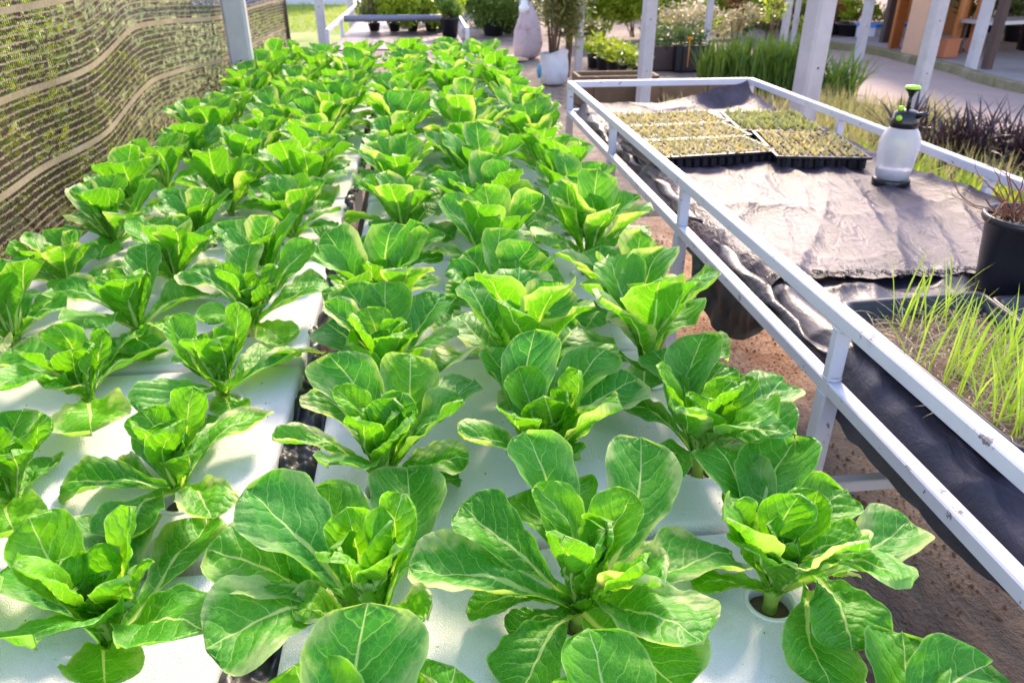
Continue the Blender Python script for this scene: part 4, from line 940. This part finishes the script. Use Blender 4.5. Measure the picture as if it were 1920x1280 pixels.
ground_grass('green_weeds', [(1500, 330), (1960, 420), (1760, 225), (1500, 195)], 1100, .16, .018, M['veg_m'], 'green weeds growing among the dry grass by the path', 3)
ground_grass('lawn_grass', [(470, 60), (700, 60), (700, 12), (470, 8)], 2500, .10, .02, M['veg_y'], 'short grass on the lawn past the netting', 4)
for i, (px, py) in enumerate([(1555, 300), (1600, 310), (1640, 325), (1690, 330)]):
    b = G(px, py, .25); clump('strap_leaf_plant', (b.x, b.y, 0), 60, .42, .028, 28, 60, .09, M['veg_y'], 'bright yellow-green strap leaved plant %s' % ['left of the table rail post', 'between the rail post and the spray bottle, front', 'just left of the spray bottle', 'hidden mostly behind the spray bottle'][i], 'plant', 'strap leaved plants behind the table', seed=20 + i)
for i, (px, py) in enumerate([(1765, 345), (1815, 355), (1865, 365), (1915, 372)]):
    b = G(px, py, .25); clump('strap_leaf_plant', (b.x, b.y, 0), 60, .40, .026, 30, 65, .09, M['veg_y'], 'low bright strap leaved plant %s' % ['just right of the spray bottle', 'second to the right of the spray bottle', 'third to the right of the spray bottle', 'at the right picture edge above the rail'][i], 'plant', 'strap leaved plants behind the table', seed=30 + i)
for i, (px, py) in enumerate([(1760, 285), (1810, 292), (1855, 285), (1905, 300), (1960, 300), (1700, 262)]):
    b = G(px, py, .1); clump('purple_plant', (b.x, b.y, 0), 110, .52, .022, 30, 95, .13, M['veg_p'], 'dark purple strap leaved plant %s' % ['nearest the spray bottle', 'second right of the spray bottle', 'in the middle of the purple row', 'near the right picture edge', 'cut off by the right picture edge', 'smallest, behind the spray bottle head'][i], 'plant', 'dark purple plants by the path', seed=40 + i)
# potted yellow-green row by the post
for i, (px, py) in enumerate([(1112, 128), (1130, 134), (1150, 141), (1172, 149), (1190, 155), (1120, 117), (1145, 122), (1170, 130)]):
    b = G(px, py, 0); shrub('potted_plant', (b.x, b.y, 0), .17, .17, .12, .27, 150, .085, M['veg_y'], 'small yellow-green potted plant %s' % ['at the left end of the front row', 'second in the front row', 'in the middle of the front row', 'fourth in the front row', 'right end of the row beside the bolted post', 'left in the back row', 'middle of the back row', 'right in the back row'][i], 'potted plant', 'yellow-green potted plants left of the bolted post', 2, (.10, .2), 60 + i)
# brown planter boxes
def box_planter(px, py, w, d, h, mat, label, seed, plant=True, rz=0):
    b = G(px, py, 0); t = empty('planter_box', (b.x, b.y, 0), rz); m = MB()
    for s in (-1, 1): m.box((s * (w / 2 - .015), 0, h / 2), (.03, d, h)); m.box((0, s * (d / 2 - .015), h / 2), (w - .064, .03, h))
    for s in (-1, 1): m.box((s * w * .28, -d / 2 - .012, h / 2), (.04, .02, h * .98))
    m.build('box_body', mat, t); MB().box((0, 0, h * .42), (w - .07, d - .07, h * .7)).build('soil', M['huskmix'], t)
    if plant:
        rs = random.Random(seed); f = MB()
        for k in range(160): f.leaf((rs.uniform(-w / 2, w / 2), rs.uniform(-d / 2, d / 2), h * .8 + rs.uniform(0, .22)), rs.uniform(0, 6.28), rs.uniform(-.2, 1.2), .09, .04, rs)
        f.build('foliage', M['veg_d'], t)
    return tag(t, label, 'planter', 'dark planter boxes in front of the reeds')
box_planter(1240, 128, .55, .35, .32, M['postdark'], 'dark planter box right behind the bolted post', 1)
box_planter(1290, 130, .5, .35, .34, M['traypl'], 'black planter box beside the reeds', 2)
box_planter(1262, 108, .8, .35, .34, M['traypl'], 'black planter box in the back with dark leaves', 3)
box_planter(1150, 190, .9, .4, .30, M['wood_old'], 'reddish brown planter box behind the far table rail', 4, False)
box_planter(1275, 200, .9, .3, .25, M['wood_old'], 'low brown box behind the table rail right of the bolted post', 5, False)
# flowers
fl_ = G(1290, 112, .2); f = MB(); rs = random.Random(2)
for k in range(8): f.leaf((0, 0, .36), k * .8, .3, .05, .04, rs)
f.tube([(0, 0, 0), (0, 0, .36)], .006, 6)
M['orange'] = simple('orange_petal', (.85, .35, .02), .5, .2, 40, .1)
o = f.build('orange_flower', M['orange']); o.location = (fl_.x, fl_.y, .1); tag(o, 'single orange flower above the black planter box', 'flower')
# mid distance shrubs
S = shrub
def gs(px, py, *a, **k):
    b = G(px, py, 0); return S(a[0], (b.x, b.y, 0), *a[1:], **k)
gs(1130, 78, 'yellow_shrub', .75, .5, .55, .62, 3200, .13, M['veg_y'], 'bright yellow-green shrub right of the bagged shrub', seed=1)
gs(1185, 72, 'yellow_shrub', .75, .5, .55, .62, 3200, .13, M['veg_y'], 'bright yellow-green shrub left of the bolted post', seed=2)
gs(1255, 62, 'yellow_shrub', .65, .5, .5, .6, 2200, .12, M['veg_y'], 'looser yellow-green shrub right of the bolted post', seed=3)
gs(1120, 20, 'dark_shrub', 1.8, .8, .8, .9, 2600, .2, M['veg_m'], 'dim green shrub high behind the yellow-green shrubs', seed=4)
gs(1275, 92, 'flowering_shrub', .75, .4, .30, .38, 1000, .07, M['veg_pale'], 'pale pinkish flowering shrub behind the planter boxes', seed=5)
gs(1375, 96, 'flowering_shrub', .5, .4, .35, .42, 700, .07, M['veg_pale'], 'pale sunlit flowering shrub above the reeds', seed=6)
gs(1440, 118, 'yellow_shrub', .22, .2, .25, .75, 160, .1, M['veg_y'], 'small yellow leafed sprig among the reeds', seed=7)
gs(925, 66, 'round_shrub', 1.0, .8, .60, .62, 5200, .085, M['veg_m'], 'round feathery green shrub in a black pot, nearest the far bench', pot=(.25, .3), seed=8)
gs(958, 60, 'round_shrub', .8, .7, .6, .62, 4200, .085, M['veg_m'], 'round feathery green shrub in a pot beside the slim post', pot=(.25, .3), seed=9)
gs(905, 48, 'round_shrub', .9, .7, .7, .75, 3500, .085, M['veg_m'], 'taller round shrub at the back of the round shrubs', pot=(.25, .3), seed=10)
for i, (px, py, m) in enumerate([(1345, 44, 'veg_y'), (1385, 46, 'veg_r'), (1425, 50, 'veg_y'), (1465, 54, 'veg_r'), (1510, 58, 'veg_y'), (1560, 62, 'veg_r'), (1605, 66, 'veg_y'), (1375, 26, 'veg_m'), (1450, 30, 'veg_m'), (1580, 40, 'veg_m'), (1520, 36, 'veg_y')]):
    b = G(px, py, 0); S('bedding_plant', (b.x, b.y, 0), .55, .35, .22, .42, 420, .12, M[m], ['yellow-green', 'red and orange tinged', 'yellow-green', 'reddish orange', 'lime', 'orange tinged', 'lime', 'mid green', 'mid green', 'dull green', 'pale yellow-green'][i] + ' bedding plant in a black tray, ' + ['left end of the front row', 'second from the left in front', 'third from the left in front', 'left of the twin posts', 'behind the thick pale post', 'right of the thick pale post', 'left of the weathered post', 'left in the back row', 'middle of the back row', 'right end of the back row', 'back row behind the thick post'][i], 'bedding plant', 'bedding plants in black trays beyond the reeds', 2, (.45, .22), seed=70 + i)
for i, (px, py, m) in enumerate([(1235, 82, 'veg_y'), (1300, 80, 'veg_m'), (1345, 72, 'veg_y'), (1395, 70, 'veg_m'), (1440, 80, 'veg_o'), (1510, 88, 'veg_y'), (1060, 60, 'veg_m'), (1090, 95, 'veg_o')]):
    b = G(px, py, 0); S('low_bush', (b.x, b.y, 0), .42, .3, .22, .26, 520, .09, M[m], ['lime low bush just right of the bolted post', 'green low bush in front of the pale flowering shrub', 'lime low bush behind the left reeds', 'green low bush behind the middle reeds', 'olive low bush by the twin posts', 'lime low bush left of the thick pale post', 'green low bush behind the olive shrub', 'olive low bush beside the slim post and yellow-green shrubs'][i], 'bush', 'low bushes around the far posts', 3, seed=400 + i)
# bagged shrub with tall canopy
b = G(1037, 157, 0); S('bagged_tree', (b.x, b.y, 0), .42, .4, .95, 1.25, 2800, .085, M['veg_o'], 'tall olive shrub growing out of a white grow bag', 'tree', seed=21, stems=9)
bag = [o for o in col.objects if o.get('label', '').startswith('tall olive shrub')][0]
M['bag'] = simple('white_woven_bag', (.66, .68, .74), .7, .3, 12, .6, .02, .3, 0, (.35, .45, .5), 5, .6)
gb = MB(); n = 26; vs = []; rs = random.Random(4)
for z, r in ((0, .14), (.03, .175), (.15, .185), (.26, .18), (.33, .17), (.37, .185)):
    for k in range(n): a = 2 * math.pi * k / n; q = r * (1 + .05 * math.sin(3 * a + z * 9) + .03 * math.sin(8 * a + z * 20)); vs.append((q * math.cos(a), q * math.sin(a), z + (.06 * max(0, math.sin(a + 2.6)) ** 3 if z > .3 else 0)))
gb.add(vs, [(i * n + k, i * n + (k + 1) % n, (i + 1) * n + (k + 1) % n, (i + 1) * n + k) for i in range(5) for k in range(n)] + [tuple(range(n))[::-1]], True); gb.build('grow_bag', M['bag'], bag)
M['bluepatch'] = simple('blue_print', (.10, .38, .55), .6, .2, 20, .1)
MB().tube([(-.183, -.03, .08), (-.190, -.03, .16), (-.184, -.03, .24)], [.02, .035, .02], 10).build('blue_patch', M['bluepatch'], bag)
b = G(1062, 148, 0); S('olive_shrub', (b.x, b.y, 0), .35, .35, 1.0, 1.3, 1700, .085, M['veg_o'], 'olive shrub with bare brown stems behind the grow bag', 'tree', seed=22, stems=12)
b = G(1035, 100, 0); S('olive_shrub', (b.x, b.y, 0), .8, .6, .9, 1.3, 1500, .11, M['veg_d'], 'darker tall shrub behind the bagged shrub', 'tree', seed=23, stems=6)
# upright sack bundle
b = G(988, 108, 0); sk = empty('sack', (b.x, b.y, 0)); M['sack'] = simple('pink_white_sack', (.52, .42, .44), .8, .35, 14, .5, .02, .2, 0, (.30, .08, .09), 5, .9)
vs = []; prof = [(0, .15), (.04, .20), (.2, .22), (.4, .20), (.55, .17), (.66, .13), (.74, .08), (.82, .06)]
for z, r in prof:
    for k in range(n): a = 2 * math.pi * k / n; q = r * (1 + .08 * math.sin(2 * a + z * 7) + .05 * math.sin(7 * a + z * 15)); vs.append((q * math.cos(a) + .03 * z, q * math.sin(a), z))
MB().add(vs, [(i * n + k, i * n + (k + 1) % n, (i + 1) * n + (k + 1) % n, (i + 1) * n + k) for i in range(len(prof) - 1) for k in range(n)] + [tuple(range(n))[::-1]], True).build('sack_body', M['sack'], sk)
MB().lathe([(0, .64), (.05, .65), (.085, .70), (.09, .74), (.05, .79), (.055, .83), (.0, .85)], 20, (-.05, -.04, 0)).build('tied_top', M['cup'], sk)
tag(sk, 'upright pink and white sack standing on the dirt by the slim post', 'sack')
# wooden board on the ground
b = G(958, 112, 0); MBo = MB().box((0, 0, .02), (.34, .5, .03)).build('wooden_board', simple('pale_board', (.75, .52, .33), .6, .3, 20, .2)); MBo.location = (b.x, b.y, 0); MBo.rotation_euler = (0, 0, .4); tag(MBo, 'small pale wooden board lying on the dirt beyond the right bed', 'board')

# ------------------------------------------------------------------ far bench with pots
fb = empty('far_bench', (-.2, 8.6, 0)); FX0, FX1, FY0, FY1, FZ = -.62, .62, 1.5 - 4 + 1.1, 3.2, .80
def fbar(a, b_, w=.035): return MB().bar(a, b_, w)
for x in (FX0, FX1):
    fbar((x, FY0, .88), (x, FY1, .88)).build('top_rail', M['metal'], fb)
    for y in (FY0, .0, 1.6, FY1):
        fbar((x, y, 0), (x, y, .862)).build('leg', M['metal'], fb)
MB().box((0, (FY0 + FY1) / 2, .72), (FX1 - FX0 - .05, FY1 - FY0, .012)).build('deck_panel', M['tarp'], fb)
MB().tube([(FX0 + .03, .0, .88), (FX1 - .03, .02, .88)], .033, 14).build('black_pipe', simple('blue_grey_pipe', (.20, .20, .27), .4, .2, 10, .1), fb)
tag(fb, 'white framed bench with a thick grey pipe across it past the lettuce beds', 'bench')
def bp(px, py, dy): 
    q = at(px, py, .75); return q
for i, (x, y, rx, rz_, m, pot, lab) in enumerate([(.30, 8.2, .12, .16, 'veg_m', (.10, .18), 'spiky green plant in a black pot in front of the grey pipe'),
        (.12, 8.9, .2, .25, 'veg_y', (.07, .08), 'yellow-green bush on the far bench right of centre'), (-.08, 8.95, .2, .24, 'veg_y', (.07, .08), 'yellow-green bush in the middle of the far bench'), (-.28, 8.9, .16, .22, 'veg_y', (.07, .08), 'narrow yellow-green plant left of the bench middle'),
        (-.5, 8.95, .16, .2, 'veg_o', (.07, .08), 'olive small plant at the left end of the far bench'), (.28, 9.2, .2, .28, 'veg_y', (.1, .14), 'taller yellow plant at the back right of the far bench'), (-.15, 9.8, .28, .3, 'veg_d', (.12, .18), 'dark plant at the back of the far bench'), (.2, 10.1, .28, .3, 'veg_y', (.12, .18), 'lime plant at the very back of the far bench')]):
    S('bench_pot_plant', (x, y, .73), rx * 1.15, rx * 1.15, rz_ * .9, .19 if i else .27, 900, .07 if i else .06, M[m], lab, 'potted plant', 'potted plants on the far bench', 3, pot, seed=100 + i, upright=.5)

# ------------------------------------------------------------------ plywood booth and things under the roof
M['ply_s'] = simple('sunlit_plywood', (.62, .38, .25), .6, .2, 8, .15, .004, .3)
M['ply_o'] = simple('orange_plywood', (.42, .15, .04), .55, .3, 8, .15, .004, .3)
M['yellow'] = simple('yellow_paint', (.72, .52, .03), .5, .15, 20, .1)
booth = empty('plywood_booth', tuple(G(1740, 105, 0)))
def wallp(px0, py0, px1, py1, h, mat, nm, th=.04, z0=.07):
    a, c = G(px0, py0, z0), G(px1, py1, z0); d = (c - a); L = d.length; ang = math.atan2(d.y, d.x); m = (a + c) / 2 - booth.location
    o = MB().box((0, 0, h / 2), (L, th, h)).build(nm, mat, booth); o.location = (m.x, m.y, z0); o.rotation_euler = (0, 0, ang); return o
wallp(1666, 92, 1684, 88, 2.4, M['ply_o'], 'side_panel')
wallp(1690, 104, 1722, 109, 2.4, M['ply_s'], 'front_panel')
wallp(1724, 109, 1730, 110, 1.5, M['yellow'], 'yellow_board')
wallp(1690, 60, 1800, 66, 2.6, M['ply_o'], 'back_wall')
wallp(1778, 104, 1800, 92, 2.4, M['ply_o'], 'side_panel')
wallp(1812, 96, 1820, 72, 2.4, M['ply_o'], 'side_panel')
tag(booth, 'orange plywood booth with a pale front panel and yellow board under the roof', 'booth')
b = G(1768, 108, .07); pb = empty('terracotta_box', (b.x, b.y, .075), .3)
pb.scale = (.6, .6, .75); MB().box((0, 0, .17), (.5, .4, .32)).build('box_body', M['terra'], pb); MB().box((0, 0, .345), (.54, .44, .03)).build('rim', M['terra'], pb); tag(pb, 'terracotta coloured box beside the plywood booth', 'box')
b = G(1655, 72, 0); tb2 = empty('blue_tub', (b.x, b.y, 0), .2); M['blue'] = simple('blue_plastic', (.03, .22, .72), .4, .1, 10, .05)
MB().box((0, 0, .12), (.9, .5, .22)).build('tub_body', M['pvc'], tb2); MB().box((0, 0, .25), (.96, .56, .05)).build('lid', M['blue'], tb2); tag(tb2, 'white tub with a bright blue lid beyond the dark post', 'tub')
def bench(px, py, label, s, rz=.3):
    b = G(px, py, .07); t = empty('work_bench', (b.x, b.y, .07), rz)
    MB().box((0, 0, .48), (1.6, .6, .05)).build('bench_top', M['pvc'] if s else M['wood_old'], t)
    for x in (-.7, .7):
        for y in (-.24, .24): MB().bar((x, y, 0), (x, y, .455), .05).build('leg', M['postdark'], t)
    return tag(t, label, 'bench')
bench(1880, 100, 'low grey work bench under the roof at upper right', 1)
bench(1930, 60, 'brown work bench farther back at the upper right corner', 0)
for i, (px, py) in enumerate([(1810, 70), (1900, 78), (1850, 60), (1930, 95)]):
    b = G(px, py, .07); S('shadow_plant', (b.x, b.y, .07), .45, .4, .35, .5, 300, .13, M['veg_d'], 'dark potted plant under the roof ' + ['behind the terracotta box', 'on the right near the low bench', 'far back between the posts', 'at the right picture edge'][i], 'potted plant', 'dark plants under the roof', 2, (.2, .28), seed=130 + i)
# the roof of that shelter and a shade roof's beams keep the area in shadow
M['roof'] = simple('roof_sheet', (.30, .27, .25), .7, .2, 5, .1)
rf = MB().box((14.0, 15.0, 2.95), (13.5, 14.5, .04)).build('shelter_roof', M['roof']); tag(rf, 'flat sheet roof over the plywood booth and benches', 'roof')
# plants beyond the net
for i, (x, y, rx, h, m) in enumerate([(-2.6, 3.4, .6, .55, 'veg_y'), (-3.2, 4.8, .7, .6, 'veg_m'), (-2.4, 5.6, .5, .5, 'veg_y'), (-3.6, 6.6, .9, .7, 'veg_y'), (-2.8, 7.6, .6, .5, 'veg_m'), (-4.5, 5.2, .9, .8, 'veg_m'), (-4.2, 8.8, 1., .7, 'veg_y'), (-2.2, 4.3, .4, .4, 'veg_y'), (-2.0, 2.6, .4, .5, 'veg_m'), (-5.5, 7.4, 1.2, 1., 'veg_y'), (-3.1, 2.3, .6, .7, 'veg_o')]):
    S('shrub_behind_net', (x, y, 0), rx, rx, h * .8, h, 700, .12, M[m], 'blurred green shrub seen through the netting, ' + ['nearest big one', 'left of centre', 'small one in the middle', 'large yellowish one', 'beyond the concrete post', 'large dark one at the back', 'last one before the lawn', 'smallest yellow one', 'nearest the picture edge', 'highest pale one', 'olive one at the lower left'][i], 'shrub', 'shrubs beyond the netting', 3, seed=200 + i)
sheet('weedy_ground', [(-12, -1), (-1.35, -1), (-1.3, 3), (-1.6, 9), (-2, 12), (-12, 12)], -.002, (lambda t: t.done(t.bsdf(t.mix(t.sstep(t.noise(t.geo(), 2.2, 6, .7), .38, .66), (.16, .24, .03, 1), (.42, .36, .14, 1)), .9, None, .2)))(NT('weedy_soil')), 'weedy soil on the far side of the netting', 'ground')
# far backdrop: low pale wall, added dark trees
M['wallp'] = simple('pale_render', (.62, .62, .68), .8, .15, 3, .1)
for x, y, w_, h_, lab in ((2.0, 25.5, 2.6, 2.2, 'pale bluish low building far beyond the far bench'), (-4.6, 28, 5, 2.4, 'pale distant wall beyond the lawn')):
    bd = empty('far_building', (x, y, 0)); MB().box((0, 0, h_ / 2), (w_, 3, h_)).build('wall', M['wallp'], bd); MB().box((0, 0, h_ + .1), (w_ + .6, 3.6, .2)).build('roof', M['roof'], bd)
    MB().box((-w_ * .2, -1.515, 1.0), (.9, .03, 1.9)).build('door', M['blue'], bd); MB().box((w_ * .22, -1.515, 1.3), (1.1, .03, .8)).build('window', M['postdark'], bd); tag(bd, lab, 'building')
for i in range(9):  # tree row put in as dark backing so the shelter interior looks shaded
    x = 7.5 + i * 2.4; y = 23 + (i % 3) * .8
    S('added_shade_tree', (x, y, 0), 1.5, 1.0, 1.7, 1.9, 1500, .28, M['veg_d'], ['leftmost', 'second', 'third', 'fourth', 'middle', 'sixth', 'seventh', 'eighth', 'rightmost'][i] + ' leafy tree added to darken the space behind the shelter, counted from the left', 'tree', 'trees added to darken behind the shelter', 4, seed=500 + i)
#@@/BG@@
# ------------------------------------------------------------------ sun, sky, camera
w = bpy.data.worlds.new('World'); sc.world = w; w.use_nodes = True
nt = w.node_tree; bg = nt.nodes['Background']; sky = nt.nodes.new('ShaderNodeTexSky'); sky.sky_type = 'NISHITA'; sky.sun_disc = False
SUN_EL, SUN_AZ = R(33), R(18)          # azimuth clockwise from +Y
sky.sun_elevation = SUN_EL; sky.sun_rotation = SUN_AZ; sky.air_density = 1.2; sky.dust_density = .8; sky.ozone_density = 1.6
tint = nt.nodes.new('ShaderNodeMix'); tint.data_type = 'RGBA'; tint.blend_type = 'MULTIPLY'; tint.inputs[0].default_value = 1; tint.inputs[7].default_value = (1.20, .99, 1.0, 1)
nt.links.new(sky.outputs[0], tint.inputs[6]); nt.links.new(tint.outputs[2], bg.inputs[0]); bg.inputs[1].default_value = .15
sd = bpy.data.lights.new('sun', 'SUN'); sd.energy = 2.0; sd.angle = R(9); sd.color = (1, .80, .58)
so = bpy.data.objects.new('sun', sd); link(so)
dv = Vector((math.sin(SUN_AZ) * math.cos(SUN_EL), math.cos(SUN_AZ) * math.cos(SUN_EL), math.sin(SUN_EL)))
so.rotation_euler = dv.to_track_quat('Z', 'Y').to_euler()
cd = bpy.data.cameras.new('camera'); cam = bpy.data.objects.new('camera', cd); link(cam)
cam.location = CAM; cam.rotation_euler = (R(90) - PITCH, 0, -YAW)
cd.sensor_width = 36; cd.lens = 36 * FPX / 1920; cd.clip_end = 500; cd.clip_start = .02
cd.dof.use_dof = True; cd.dof.focus_distance = .95; cd.dof.aperture_fstop = 9.0
sc.camera = cam
sc.view_settings.view_transform = 'Standard'; sc.view_settings.look = 'None'; sc.view_settings.exposure = 1.8; sc.view_settings.gamma = 1
sc.cycles.max_bounces = 6; sc.cycles.transparent_max_bounces = 16
